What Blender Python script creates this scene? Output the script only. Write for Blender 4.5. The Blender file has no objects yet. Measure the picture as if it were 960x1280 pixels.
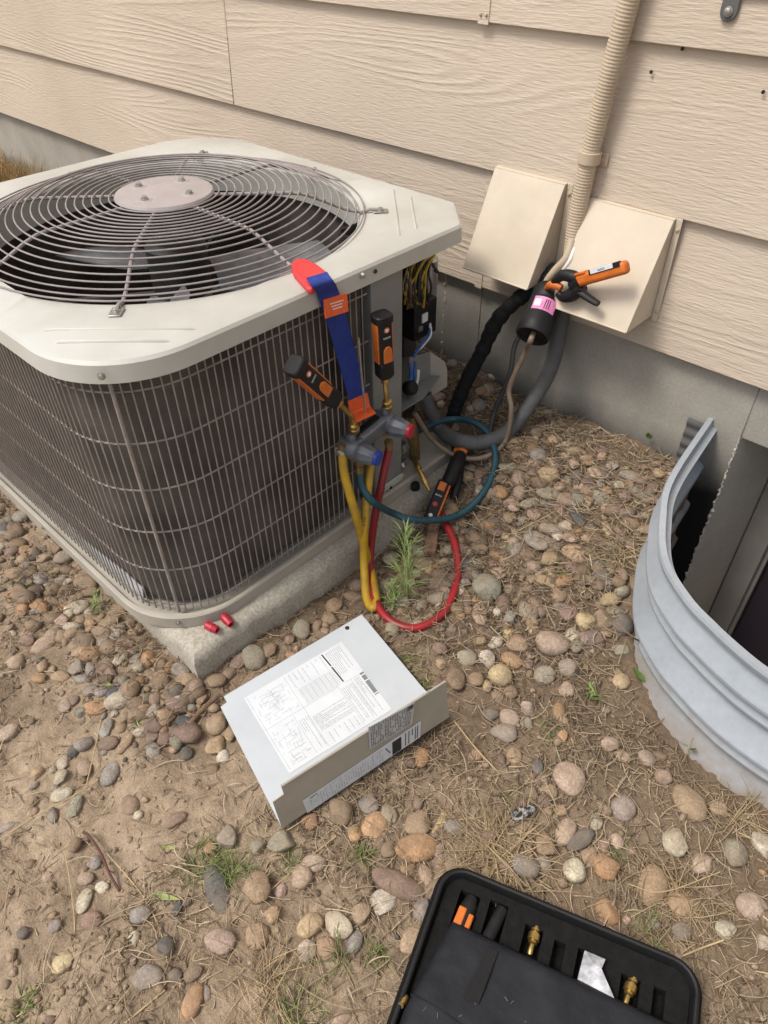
import bpy, math, random
import numpy as np
from mathutils import Vector, Matrix
rnd = random.Random(7)
nr = np.random.RandomState(11)
scene = bpy.context.scene
COL = scene.collection
rad = math.radians

# ------------------------------------------------------------------ camera, sky, sun, exposure
CAM = np.array([0.0, -1.416, 1.17]); FPX = 900.0
_z = -np.array([15.0, 1010.0, 900.0]); _z /= np.linalg.norm(_z)
_x = np.array([1270.0, 795.0, -900.0]); _x -= _z*_x.dot(_z); _x /= np.linalg.norm(_x)
_y = np.cross(_z, _x)
RW = np.array([_x, _y, _z])                     # world = RW @ (right, down, forward)
cd = bpy.data.cameras.new('camera'); cam = bpy.data.objects.new('camera', cd); COL.objects.link(cam)
cd.sensor_fit = 'HORIZONTAL'; cd.sensor_width = 36.0; cd.lens = FPX/960*36.0
cd.clip_start = 0.02; cd.clip_end = 400.0
r_, u_, b_ = RW[:, 0], -RW[:, 1], -RW[:, 2]
cam.matrix_world = Matrix(((r_[0], u_[0], b_[0], CAM[0]), (r_[1], u_[1], b_[1], CAM[1]), (r_[2], u_[2], b_[2], CAM[2]), (0, 0, 0, 1)))
scene.camera = cam

SUN_EL, SUN_AZ = 58.0, 205.0                    # azimuth clockwise from +y
w = bpy.data.worlds.new('World'); scene.world = w; w.use_nodes = True
nt = w.node_tree; nt.nodes.clear()
out = nt.nodes.new('ShaderNodeOutputWorld'); bg = nt.nodes.new('ShaderNodeBackground')
sky = nt.nodes.new('ShaderNodeTexSky'); sky.sky_type = 'NISHITA'; sky.sun_disc = False
sky.sun_elevation = rad(SUN_EL); sky.sun_rotation = rad(SUN_AZ); sky.dust_density = 4.0; sky.air_density = 1.0; sky.ozone_density = 1.0
hs = nt.nodes.new('ShaderNodeHueSaturation'); hs.inputs['Saturation'].default_value = 0.42
nt.links.new(sky.outputs[0], hs.inputs['Color']); nt.links.new(hs.outputs[0], bg.inputs[0])
bg.inputs[1].default_value = 0.105; nt.links.new(bg.outputs[0], out.inputs[0])
sl = bpy.data.lights.new('sun', 'SUN'); sl.energy = 1.5; sl.angle = rad(17); sl.color = (1.0, 0.93, 0.84)
so = bpy.data.objects.new('sun', sl); COL.objects.link(so)
_d = Vector((math.sin(rad(SUN_AZ))*math.cos(rad(SUN_EL)), math.cos(rad(SUN_AZ))*math.cos(rad(SUN_EL)), math.sin(rad(SUN_EL))))
so.rotation_euler = _d.to_track_quat('Z', 'Y').to_euler(); so.location = (0, -3, 6)
vs = scene.view_settings; vs.view_transform = 'Standard'; vs.look = 'None'; vs.gamma = 1.0; vs.use_curve_mapping = False
vs.exposure = 0.7
scene.render.engine = 'CYCLES'; scene.render.resolution_x = 768; scene.render.resolution_y = 1024

# ------------------------------------------------------------------ pixel rays -> points on planes of the place
def ray(px, py): return RW @ np.array([px-480.0, py-640.0, FPX])
def G(px, py, z=0.0):
    d = ray(px, py); return CAM + d*((z-CAM[2])/d[2])
def W(px, py, y=0.0):
    d = ray(px, py); return CAM + d*((y-CAM[1])/d[1])
def X(px, py, x):
    d = ray(px, py); return CAM + d*((x-CAM[0])/d[0])
def PL(px, py, o, n):
    d = ray(px, py); return CAM + d*(np.dot(np.asarray(o)-CAM, n)/np.dot(d, n))
def sstep(a, b, t):
    t = np.clip((t-a)/(b-a), 0, 1); return t*t*(3-2*t)
def gz(x, y):
    """main lie of the land: level dirt, rising to the foundation"""
    return 0.14*sstep(-0.62, 0.02, np.asarray(y, float)*1.0)
def GG(px, py, dz=0.0):
    z = 0.0
    for _ in range(12):
        p = G(px, py, z); z = float(gz(p[0], p[1])) + dz
    return G(px, py, z)
def mpp(p): return float(np.dot(np.asarray(p)-CAM, RW[:, 2]))/FPX       # metres per pixel at a point

# ------------------------------------------------------------------ numpy value noise
_perm = nr.rand(512, 512)
def vnoise(x, y):
    xi = np.floor(x).astype(int); yi = np.floor(y).astype(int); fx = x-xi; fy = y-yi
    fx = fx*fx*(3-2*fx); fy = fy*fy*(3-2*fy)
    a = _perm[xi % 512, yi % 512]; b = _perm[(xi+1) % 512, yi % 512]
    c = _perm[xi % 512, (yi+1) % 512]; d = _perm[(xi+1) % 512, (yi+1) % 512]
    return (a*(1-fx)+b*fx)*(1-fy)+(c*(1-fx)+d*fx)*fy-0.5
def fbm(x, y, o=4, g=0.5):
    s = 0; a = 1
    for k in range(o):
        s = s+a*vnoise(x*2**k+17.3*k, y*2**k+5.1*k); a *= g
    return s
def rough(x, y):
    x = np.asarray(x, float); y = np.asarray(y, float)
    return 0.030*fbm(x*5+40, y*5+40, 3) + 0.010*fbm(x*28+9, y*28+9, 3, 0.6)

# ------------------------------------------------------------------ materials
def newmat(name):
    m = bpy.data.materials.new(name); m.use_nodes = True; n = m.node_tree
    return m, n, n.nodes, n.links, n.nodes['Principled BSDF']
def N(nodes, t, **k):
    o = nodes.new(t)
    for a, b in k.items(): setattr(o, a, b)
    return o
def pbr(name, c1, c2=None, scale=20, rough_=0.6, metal=0.0, bump=0.0, bscale=None, detail=5, rvar=0.12, lo=0.35, hi=0.65, coat=0, spec=0.5):
    m, n, nd, lk, b = newmat(name)
    tc = N(nd, 'ShaderNodeNewGeometry')
    no = N(nd, 'ShaderNodeTexNoise'); no.inputs['Scale'].default_value = scale; no.inputs['Detail'].default_value = detail
    no.inputs['Roughness'].default_value = 0.62
    lk.new(tc.outputs['Position'], no.inputs['Vector'])
    cr = N(nd, 'ShaderNodeValToRGB'); cr.color_ramp.elements[0].position = lo; cr.color_ramp.elements[1].position = hi
    c2 = c2 or tuple(x*0.82 for x in c1)
    cr.color_ramp.elements[0].color = (*c2, 1); cr.color_ramp.elements[1].color = (*c1, 1)
    lk.new(no.outputs['Fac'], cr.inputs[0]); lk.new(cr.outputs[0], b.inputs['Base Color'])
    mr = N(nd, 'ShaderNodeMapRange'); mr.inputs[3].default_value = max(0.05, rough_-rvar); mr.inputs[4].default_value = min(1, rough_+rvar)
    lk.new(no.outputs['Fac'], mr.inputs[0]); lk.new(mr.outputs[0], b.inputs['Roughness'])
    b.inputs['Metallic'].default_value = metal; b.inputs['Specular IOR Level'].default_value = spec
    if coat: b.inputs['Coat Weight'].default_value = coat
    if bump:
        n2 = N(nd, 'ShaderNodeTexNoise'); n2.inputs['Scale'].default_value = bscale or scale*6; n2.inputs['Detail'].default_value = 4
        lk.new(tc.outputs['Position'], n2.inputs['Vector'])
        bp = N(nd, 'ShaderNodeBump'); bp.inputs['Strength'].default_value = bump; bp.inputs['Distance'].default_value = 0.004
        lk.new(n2.outputs['Fac'], bp.inputs['Height']); lk.new(bp.outputs[0], b.inputs['Normal'])
    return m
M = {}
M['cover'] = pbr('cream_powder_coat', (0.535, 0.535, 0.495), (0.43, 0.42, 0.375), 4, 0.45, bump=0.05, bscale=260)
M['beige_metal'] = pbr('beige_sheet_metal', (0.42, 0.39, 0.33), (0.36, 0.33, 0.28), 14, 0.5, bump=0.04, bscale=200)
M['post'] = pbr('grey_sheet_metal', (0.225, 0.228, 0.220), (0.185, 0.188, 0.18), 12, 0.5)
M['guard'] = pbr('taupe_wire_coating', (0.34, 0.295, 0.262), (0.24, 0.205, 0.182), 40, 0.5)
M['fanguard'] = pbr('mauve_wire_coating', (0.33, 0.29, 0.275), (0.25, 0.22, 0.21), 30, 0.45)
M['hubplate'] = pbr('mauve_plate', (0.40, 0.355, 0.345), (0.34, 0.30, 0.29), 18, 0.5)
M['blade'] = pbr('aluminium_blade', (0.25, 0.265, 0.28), (0.11, 0.11, 0.115), 9, 0.45, metal=0.3)
M['motor'] = pbr('motor_black', (0.035, 0.035, 0.035), (0.02, 0.02, 0.02), 12, 0.6)
M['galv_bright'] = pbr('bright_base_steel', (0.62, 0.64, 0.66), (0.42, 0.43, 0.44), 10, 0.45, metal=0.3)
M['steel'] = pbr('zinc_steel', (0.50, 0.49, 0.46), (0.36, 0.35, 0.33), 60, 0.35, metal=0.85)
M['brass'] = pbr('brass', (0.62, 0.43, 0.15), (0.42, 0.28, 0.09), 60, 0.33, metal=0.9)
M['brass_old'] = pbr('dull_brass', (0.34, 0.23, 0.09), (0.17, 0.12, 0.06), 50, 0.5, metal=0.7)
M['copper'] = pbr('weathered_copper', (0.24, 0.14, 0.085), (0.12, 0.075, 0.05), 45, 0.55, metal=0.5)
M['tanline'] = pbr('tan_coated_tube', (0.26, 0.20, 0.14), (0.19, 0.14, 0.10), 35, 0.5)
M['rust'] = pbr('rusty_copper', (0.16, 0.06, 0.03), (0.06, 0.03, 0.02), 60, 0.7)
M['black_wrap'] = pbr('black_wrap', (0.015, 0.015, 0.016), (0.009, 0.009, 0.010), 60, 0.75, bump=0.5, bscale=90, spec=0.25)
M['grey_pipe'] = pbr('grey_conduit', (0.115, 0.115, 0.115), (0.085, 0.085, 0.085), 30, 0.6)
M['grey_dark'] = pbr('dark_grey_cable', (0.06, 0.06, 0.06), (0.04, 0.04, 0.04), 30, 0.6)
M['beige_paint'] = pbr('beige_paint', (0.52, 0.425, 0.31), (0.44, 0.355, 0.255), 12, 0.6, bump=0.05, bscale=120)
M['hood'] = pbr('cream_hood_paint', (0.62, 0.54, 0.425), (0.52, 0.445, 0.345), 5, 0.5, bump=0.5, bscale=11)
M['plastic_black'] = pbr('black_plastic', (0.014, 0.014, 0.015), (0.009, 0.009, 0.009), 50, 0.55, spec=0.3)
M['orange'] = pbr('orange_plastic', (0.60, 0.155, 0.02), (0.50, 0.12, 0.015), 60, 0.5)
M['safety_orange'] = pbr('orange_webbing', (0.78, 0.13, 0.03), (0.66, 0.10, 0.02), 80, 0.6)
M['red_pad'] = pbr('red_rubber', (0.66, 0.045, 0.045), (0.52, 0.03, 0.035), 25, 0.55)
M['blue_web'] = pbr('blue_webbing', (0.014, 0.045, 0.30), (0.009, 0.028, 0.20), 60, 0.75, bump=0.4, bscale=700)
M['manifold'] = pbr('grey_anodised', (0.13, 0.14, 0.16), (0.09, 0.10, 0.115), 40, 0.42, metal=0.2)
M['manifold_lt'] = pbr('light_grey_bar', (0.24, 0.25, 0.28), (0.18, 0.19, 0.21), 40, 0.4, metal=0.2)
M['blue_cap'] = pbr('blue_cap', (0.012, 0.05, 0.36), (0.01, 0.04, 0.28), 40, 0.4)
M['red_cap'] = pbr('red_cap', (0.42, 0.02, 0.04), (0.34, 0.015, 0.03), 40, 0.4)
M['yellow_hose'] = pbr('yellow_hose', (0.56, 0.33, 0.014), (0.36, 0.22, 0.03), 22, 0.5)
M['red_hose'] = pbr('red_hose', (0.34, 0.014, 0.02), (0.21, 0.02, 0.02), 22, 0.45)
M['teal_hose'] = pbr('teal_hose', (0.018, 0.078, 0.105), (0.013, 0.058, 0.08), 30, 0.5)
M['white_paper'] = pbr('white_paper', (0.64, 0.67, 0.70), (0.59, 0.62, 0.65), 30, 0.6)
M['grey_paper'] = pbr('grey_paper', (0.50, 0.50, 0.50), (0.44, 0.44, 0.44), 30, 0.6)
M['ink'] = pbr('black_ink', (0.03, 0.03, 0.035), (0.02, 0.02, 0.02), 30, 0.6)
M['ink_grey'] = pbr('grey_ink', (0.30, 0.31, 0.33), (0.26, 0.27, 0.29), 30, 0.6)
M['white_print'] = pbr('white_print', (0.8, 0.8, 0.78), None, 30, 0.6)
M['panel_in'] = pbr('panel_inner', (0.52, 0.555, 0.585), (0.47, 0.505, 0.535), 9, 0.42)
M['panel_out'] = pbr('panel_outer', (0.40, 0.365, 0.30), (0.35, 0.32, 0.26), 16, 0.5, bump=0.04, bscale=220)
M['pink_label'] = pbr('pink_label', (0.75, 0.28, 0.50), (0.62, 0.16, 0.38), 80, 0.5)
M['foam'] = pbr('black_foam', (0.016, 0.0155, 0.0155), (0.010, 0.010, 0.010), 90, 0.95, bump=0.35, bscale=500, spec=0.1)
M['case'] = pbr('black_case_fabric', (0.010, 0.010, 0.011), (0.007, 0.007, 0.007), 60, 0.8, bump=0.4, bscale=800, spec=0.15)
M['flap'] = pbr('slate_nylon', (0.0185, 0.0205, 0.0245), (0.012, 0.0135, 0.0165), 26, 0.7, bump=0.35, bscale=60, spec=0.25)
M['velcro'] = pbr('black_velcro', (0.012, 0.012, 0.013), (0.008, 0.008, 0.008), 200, 0.95, bump=0.6, bscale=1200)
M['foil'] = pbr('foil_packet', (0.62, 0.63, 0.66), (0.30, 0.31, 0.33), 70, 0.4, metal=0.3)
M['winframe'] = pbr('grey_window_vinyl', (0.29, 0.275, 0.25), (0.24, 0.227, 0.205), 10, 0.5)
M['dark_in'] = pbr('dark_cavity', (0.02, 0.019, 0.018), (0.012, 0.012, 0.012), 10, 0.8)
M['capacitor'] = pbr('silver_can', (0.5, 0.5, 0.5), (0.4, 0.4, 0.4), 10, 0.35, metal=0.7)
M['wire_yellow'] = pbr('yellow_wire', (0.45, 0.30, 0.02), (0.36, 0.24, 0.02), 30, 0.5)
M['wire_blue'] = pbr('blue_wire', (0.03, 0.12, 0.40), (0.02, 0.09, 0.30), 30, 0.5)
M['wood'] = pbr('weathered_wood', (0.22, 0.13, 0.08), (0.13, 0.08, 0.05), 60, 0.85, bump=0.5, bscale=150)
M['twig'] = pbr('red_brown_twig', (0.13, 0.055, 0.045), (0.075, 0.035, 0.03), 60, 0.8)
M['straw_one'] = pbr('pale_straw', (0.52, 0.40, 0.22), (0.40, 0.30, 0.16), 60, 0.75)
M['leaf'] = pbr('green_leaf', (0.10, 0.17, 0.035), (0.06, 0.11, 0.02), 60, 0.6)
M['leaf_pale'] = pbr('pale_leaf', (0.30, 0.34, 0.12), (0.22, 0.26, 0.08), 60, 0.6)
M['weed'] = pbr('weed_green', (0.30, 0.38, 0.13), (0.18, 0.25, 0.08), 50, 0.6)
M['ash'] = pbr('mottled_rock', (0.42, 0.42, 0.40), (0.02, 0.02, 0.022), 120, 0.8, lo=0.46, hi=0.6)

def mat_siding():
    m, n, nd, lk, b = newmat('painted_lap_siding')
    geo = N(nd, 'ShaderNodeNewGeometry'); oi = N(nd, 'ShaderNodeObjectInfo')
    sep = N(nd, 'ShaderNodeSeparateXYZ'); lk.new(geo.outputs['Position'], sep.inputs[0])
    off = N(nd, 'ShaderNodeMath', operation='MULTIPLY'); off.inputs[1].default_value = 37.0; lk.new(oi.outputs['Random'], off.inputs[0])
    def vec(sx, sz):
        a = N(nd, 'ShaderNodeMath', operation='MULTIPLY_ADD'); a.inputs[1].default_value = sx; lk.new(sep.outputs[0], a.inputs[0]); lk.new(off.outputs[0], a.inputs[2])
        c = N(nd, 'ShaderNodeMath', operation='MULTIPLY'); c.inputs[1].default_value = sz; lk.new(sep.outputs[2], c.inputs[0])
        v = N(nd, 'ShaderNodeCombineXYZ'); lk.new(a.outputs[0], v.inputs[0]); lk.new(off.outputs[0], v.inputs[1]); lk.new(c.outputs[0], v.inputs[2]); return v
    def noise(v, det, ro=0.5):
        q = N(nd, 'ShaderNodeTexNoise'); q.inputs['Scale'].default_value = 1; q.inputs['Detail'].default_value = det; q.inputs['Roughness'].default_value = ro
        lk.new(v.outputs[0], q.inputs['Vector']); return q
    def math_(op, a, bb):
        q = N(nd, 'ShaderNodeMath', operation=op)
        for i, t in enumerate((a, bb)):
            if isinstance(t, (int, float)): q.inputs[i].default_value = t
            elif t is not None: lk.new(t, q.inputs[i])
        return q.outputs[0]
    n1 = noise(vec(0.75, 8.0), 1.0, 0.3)
    n2 = noise(vec(16, 120), 3, 0.6)
    n1b = math_('ADD', n1.outputs['Fac'], math_('MULTIPLY', n2.outputs['Fac'], 0.012))
    s = math_('SINE', math_('MULTIPLY', n1b, 120.0), None)
    s = math_('POWER', math_('MAXIMUM', math_('MULTIPLY_ADD', s, 0.5), 0.0), 2.0)
    # regions where the grain shows as cathedral lines, elsewhere short ripples
    n3 = noise(vec(0.9, 5.0), 1)
    mask = N(nd, 'ShaderNodeMapRange'); mask.inputs[1].default_value = 0.44; mask.inputs[2].default_value = 0.58; lk.new(n3.outputs['Fac'], mask.inputs[0])
    n4 = noise(vec(30, 235), 3, 0.6)
    h = math_('ADD', math_('MULTIPLY', s, math_('MULTIPLY', mask.outputs[0], 0.42)), math_('MULTIPLY', n4.outputs['Fac'], 1.0))
    bp = N(nd, 'ShaderNodeBump'); bp.inputs['Strength'].default_value = 0.55; bp.inputs['Distance'].default_value = 0.0038
    lk.new(h, bp.inputs['Height']); lk.new(bp.outputs[0], b.inputs['Normal'])
    big = N(nd, 'ShaderNodeTexNoise'); big.inputs['Scale'].default_value = 2.2; big.inputs['Detail'].default_value = 6; lk.new(geo.outputs['Position'], big.inputs['Vector'])
    cr = N(nd, 'ShaderNodeValToRGB'); cr.color_ramp.elements[0].position = 0.3; cr.color_ramp.elements[1].position = 0.7
    cr.color_ramp.elements[0].color = (0.515, 0.43, 0.34, 1); cr.color_ramp.elements[1].color = (0.585, 0.495, 0.40, 1)
    lk.new(big.outputs['Fac'], cr.inputs[0]); lk.new(cr.outputs[0], b.inputs['Base Color'])
    b.inputs['Roughness'].default_value = 0.62; b.inputs['Specular IOR Level'].default_value = 0.4
    return m
M['siding'] = mat_siding()

def mat_concrete(name, ca, cb, tar=False, speck=0.0):
    m, n, nd, lk, b = newmat(name)
    geo = N(nd, 'ShaderNodeNewGeometry')
    a = N(nd, 'ShaderNodeTexNoise'); a.inputs['Scale'].default_value = 3.2; a.inputs['Detail'].default_value = 8; a.inputs['Roughness'].default_value = 0.66
    c = N(nd, 'ShaderNodeTexNoise'); c.inputs['Scale'].default_value = 180; c.inputs['Detail'].default_value = 4
    v = N(nd, 'ShaderNodeTexVoronoi'); v.inputs['Scale'].default_value = 55
    for q in (a, c, v): lk.new(geo.outputs['Position'], q.inputs['Vector'])
    cr = N(nd, 'ShaderNodeValToRGB'); cr.color_ramp.elements[0].position = 0.32; cr.color_ramp.elements[1].position = 0.68
    cr.color_ramp.elements[0].color = (*ca, 1); cr.color_ramp.elements[1].color = (*cb, 1); lk.new(a.outputs['Fac'], cr.inputs[0])
    mx = N(nd, 'ShaderNodeMixRGB', blend_type='OVERLAY'); mx.inputs[0].default_value = 0.25+speck; lk.new(cr.outputs[0], mx.inputs[1]); lk.new(c.outputs['Fac'], mx.inputs[2])
    col = mx.outputs[0]
    pit = N(nd, 'ShaderNodeMapRange'); pit.inputs[1].default_value = 0.0; pit.inputs[2].default_value = 0.16; lk.new(v.outputs['Distance'], pit.inputs[0])
    if tar:
        sep = N(nd, 'ShaderNodeSeparateXYZ'); lk.new(geo.outputs['Position'], sep.inputs[0])
        w2 = N(nd, 'ShaderNodeTexNoise'); w2.inputs['Scale'].default_value = 7; w2.inputs['Detail'].default_value = 5; lk.new(geo.outputs['Position'], w2.inputs['Vector'])
        ad = N(nd, 'ShaderNodeMath', operation='MULTIPLY_ADD'); ad.inputs[1].default_value = 0.10; lk.new(w2.outputs['Fac'], ad.inputs[0]); lk.new(sep.outputs[2], ad.inputs[2])
        mr = N(nd, 'ShaderNodeMapRange'); mr.inputs[1].default_value = 0.155; mr.inputs[2].default_value = 0.265; lk.new(ad.outputs[0], mr.inputs[0])
        m2 = N(nd, 'ShaderNodeMixRGB'); m2.inputs[1].default_value = (0.006, 0.006, 0.007, 1); lk.new(mr.outputs[0], m2.inputs[0]); lk.new(col, m2.inputs[2]); col = m2.outputs[0]
    lk.new(col, b.inputs['Base Color']); b.inputs['Roughness'].default_value = 0.86
    h = N(nd, 'ShaderNodeMath', operation='MULTIPLY_ADD'); h.inputs[1].default_value = 0.6; lk.new(c.outputs['Fac'], h.inputs[0]); lk.new(pit.outputs[0], h.inputs[2])
    bp = N(nd, 'ShaderNodeBump'); bp.inputs['Strength'].default_value = 0.28; bp.inputs['Distance'].default_value = 0.003
    lk.new(h.outputs[0], bp.inputs['Height']); lk.new(bp.outputs[0], b.inputs['Normal'])
    return m
M['found'] = mat_concrete('foundation_concrete', (0.27, 0.252, 0.215), (0.40, 0.378, 0.33), tar=True)
M['reveal'] = mat_concrete('reveal_concrete', (0.48, 0.44, 0.375), (0.60, 0.56, 0.48))
M['pad'] = mat_concrete('pad_concrete', (0.29, 0.262, 0.212), (0.43, 0.40, 0.335), speck=0.35)

def mat_coil():
    m, n, nd, lk, b = newmat('coil_fins')
    geo = N(nd, 'ShaderNodeNewGeometry'); sep = N(nd, 'ShaderNodeSeparateXYZ'); lk.new(geo.outputs['Position'], sep.inputs[0])
    z = N(nd, 'ShaderNodeMath', operation='MULTIPLY'); z.inputs[1].default_value = 1500; lk.new(sep.outputs[2], z.inputs[0])
    s = N(nd, 'ShaderNodeMath', operation='SINE'); lk.new(z.outputs[0], s.inputs[0])
    no = N(nd, 'ShaderNodeTexNoise'); no.inputs['Scale'].default_value = 9; no.inputs['Detail'].default_value = 5; lk.new(geo.outputs['Position'], no.inputs['Vector'])
    cr = N(nd, 'ShaderNodeValToRGB'); cr.color_ramp.elements[0].position = 0.3; cr.color_ramp.elements[1].position = 0.75
    cr.color_ramp.elements[0].color = (0.036, 0.031, 0.027, 1); cr.color_ramp.elements[1].color = (0.125, 0.11, 0.098, 1); lk.new(no.outputs['Fac'], cr.inputs[0])
    mp = N(nd, 'ShaderNodeMapRange'); mp.inputs[1].default_value = -1; mp.inputs[3].default_value = 0.78; mp.inputs[4].default_value = 1.12; lk.new(s.outputs[0], mp.inputs[0])
    mx = N(nd, 'ShaderNodeMixRGB', blend_type='MULTIPLY'); mx.inputs[0].default_value = 1; lk.new(cr.outputs[0], mx.inputs[1]); lk.new(mp.outputs[0], mx.inputs[2])
    lk.new(mx.outputs[0], b.inputs['Base Color']); b.inputs['Roughness'].default_value = 0.6
    bp = N(nd, 'ShaderNodeBump'); bp.inputs['Strength'].default_value = 0.2; bp.inputs['Distance'].default_value = 0.001; lk.new(s.outputs[0], bp.inputs['Height']); lk.new(bp.outputs[0], b.inputs['Normal'])
    return m
M['coil'] = mat_coil()

def mat_soil():
    m, n, nd, lk, b = newmat('dry_soil')
    geo = N(nd, 'ShaderNodeNewGeometry')
    def no(s, d, r=0.6):
        q = N(nd, 'ShaderNodeTexNoise'); q.inputs['Scale'].default_value = s; q.inputs['Detail'].default_value = d; q.inputs['Roughness'].default_value = r
        lk.new(geo.outputs['Position'], q.inputs['Vector']); return q
    a = no(4, 8, 0.7); c = no(60, 6, 0.7); d = no(330, 4, 0.6)
    cr = N(nd, 'ShaderNodeValToRGB'); e = cr.color_ramp.elements; e[0].position = 0.30; e[1].position = 0.70
    e[0].color = (0.19, 0.14, 0.095, 1); e[1].color = (0.44, 0.345, 0.245, 1)
    x = e.new(0.5); x.color = (0.33, 0.25, 0.174, 1); lk.new(a.outputs['Fac'], cr.inputs[0])
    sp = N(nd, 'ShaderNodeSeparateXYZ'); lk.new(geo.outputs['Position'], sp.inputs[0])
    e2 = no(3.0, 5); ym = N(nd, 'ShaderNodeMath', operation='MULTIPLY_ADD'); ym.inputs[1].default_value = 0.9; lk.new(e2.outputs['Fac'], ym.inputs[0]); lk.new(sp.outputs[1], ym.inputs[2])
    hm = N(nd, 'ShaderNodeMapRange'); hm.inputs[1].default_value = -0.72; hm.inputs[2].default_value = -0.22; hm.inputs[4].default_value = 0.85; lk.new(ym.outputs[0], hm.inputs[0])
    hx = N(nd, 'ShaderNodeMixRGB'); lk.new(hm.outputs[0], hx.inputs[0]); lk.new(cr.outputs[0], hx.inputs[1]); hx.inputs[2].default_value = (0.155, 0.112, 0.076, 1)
    mx = N(nd, 'ShaderNodeMixRGB', blend_type='OVERLAY'); mx.inputs[0].default_value = 0.55; lk.new(hx.outputs[0], mx.inputs[1]); lk.new(c.outputs['Fac'], mx.inputs[2])
    mx2 = N(nd, 'ShaderNodeMixRGB', blend_type='OVERLAY'); mx2.inputs[0].default_value = 0.45; lk.new(mx.outputs[0], mx2.inputs[1]); lk.new(d.outputs['Fac'], mx2.inputs[2])
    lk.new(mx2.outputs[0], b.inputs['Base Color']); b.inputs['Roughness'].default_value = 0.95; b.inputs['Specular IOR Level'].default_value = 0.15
    h = N(nd, 'ShaderNodeMath', operation='MULTIPLY_ADD'); h.inputs[1].default_value = 0.35; lk.new(d.outputs['Fac'], h.inputs[0]); lk.new(c.outputs['Fac'], h.inputs[2])
    bp = N(nd, 'ShaderNodeBump'); bp.inputs['Strength'].default_value = 0.8; bp.inputs['Distance'].default_value = 0.008; lk.new(h.outputs[0], bp.inputs['Height']); lk.new(bp.outputs[0], b.inputs['Normal'])
    return m
M['soil'] = mat_soil()

def mat_stone(name, attr):
    m, n, nd, lk, b = newmat(name)
    geo = N(nd, 'ShaderNodeNewGeometry')
    if attr: src = N(nd, 'ShaderNodeAttribute', attribute_name='Col'); co = src.outputs['Color']
    else: src = N(nd, 'ShaderNodeObjectInfo'); co = src.outputs['Color']
    a = N(nd, 'ShaderNodeTexNoise'); a.inputs['Scale'].default_value = 45; a.inputs['Detail'].default_value = 7; a.inputs['Roughness'].default_value = 0.7; lk.new(geo.outputs['Position'], a.inputs['Vector'])
    f = N(nd, 'ShaderNodeTexNoise'); f.inputs['Scale'].default_value = 420; f.inputs['Detail'].default_value = 3; lk.new(geo.outputs['Position'], f.inputs['Vector'])
    mx = N(nd, 'ShaderNodeMixRGB', blend_type='OVERLAY'); mx.inputs[0].default_value = 0.95; lk.new(co, mx.inputs[1]); lk.new(a.outputs['Fac'], mx.inputs[2])
    m2 = N(nd, 'ShaderNodeMixRGB', blend_type='OVERLAY'); m2.inputs[0].default_value = 0.4; lk.new(mx.outputs[0], m2.inputs[1]); lk.new(f.outputs['Fac'], m2.inputs[2])
    vn = N(nd, 'ShaderNodeTexVoronoi'); vn.inputs['Scale'].default_value = 260; lk.new(geo.outputs['Position'], vn.inputs['Vector'])
    vm = N(nd, 'ShaderNodeMixRGB', blend_type='OVERLAY'); vm.inputs[0].default_value = 0.30; lk.new(m2.outputs[0], vm.inputs[1]); lk.new(vn.outputs['Distance'], vm.inputs[2]); m2 = vm
    # dust settled in patches
    dn = N(nd, 'ShaderNodeTexNoise'); dn.inputs['Scale'].default_value = 16; dn.inputs['Detail'].default_value = 5; lk.new(geo.outputs['Position'], dn.inputs['Vector'])
    dm = N(nd, 'ShaderNodeMapRange'); dm.inputs[1].default_value = 0.36; dm.inputs[2].default_value = 0.66; dm.inputs[3].default_value = 0.05; dm.inputs[4].default_value = 0.5; lk.new(dn.outputs['Fac'], dm.inputs[0])
    m3 = N(nd, 'ShaderNodeMixRGB'); lk.new(dm.outputs[0], m3.inputs[0]); lk.new(m2.outputs[0], m3.inputs[1]); m3.inputs[2].default_value = (0.30, 0.22, 0.148, 1)
    lk.new(m3.outputs[0], b.inputs['Base Color']); b.inputs['Roughness'].default_value = 0.8; b.inputs['Specular IOR Level'].default_value = 0.3
    bp = N(nd, 'ShaderNodeBump'); bp.inputs['Strength'].default_value = 0.7; bp.inputs['Distance'].default_value = 0.004
    lk.new(a.outputs['Fac'], bp.inputs['Height']); lk.new(bp.outputs[0], b.inputs['Normal'])
    return m
M['stone'] = mat_stone('river_stone', False); M['pebble'] = mat_stone('small_pebble', True)
def mat_attr(name, ro=0.8):
    m, n, nd, lk, b = newmat(name)
    s = N(nd, 'ShaderNodeAttribute', attribute_name='Col'); lk.new(s.outputs['Color'], b.inputs['Base Color']); b.inputs['Roughness'].default_value = ro
    b.inputs['Specular IOR Level'].default_value = 0.2
    return m
M['straw'] = mat_attr('dry_straw'); M['grass'] = mat_attr('green_grass', 0.6)

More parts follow.
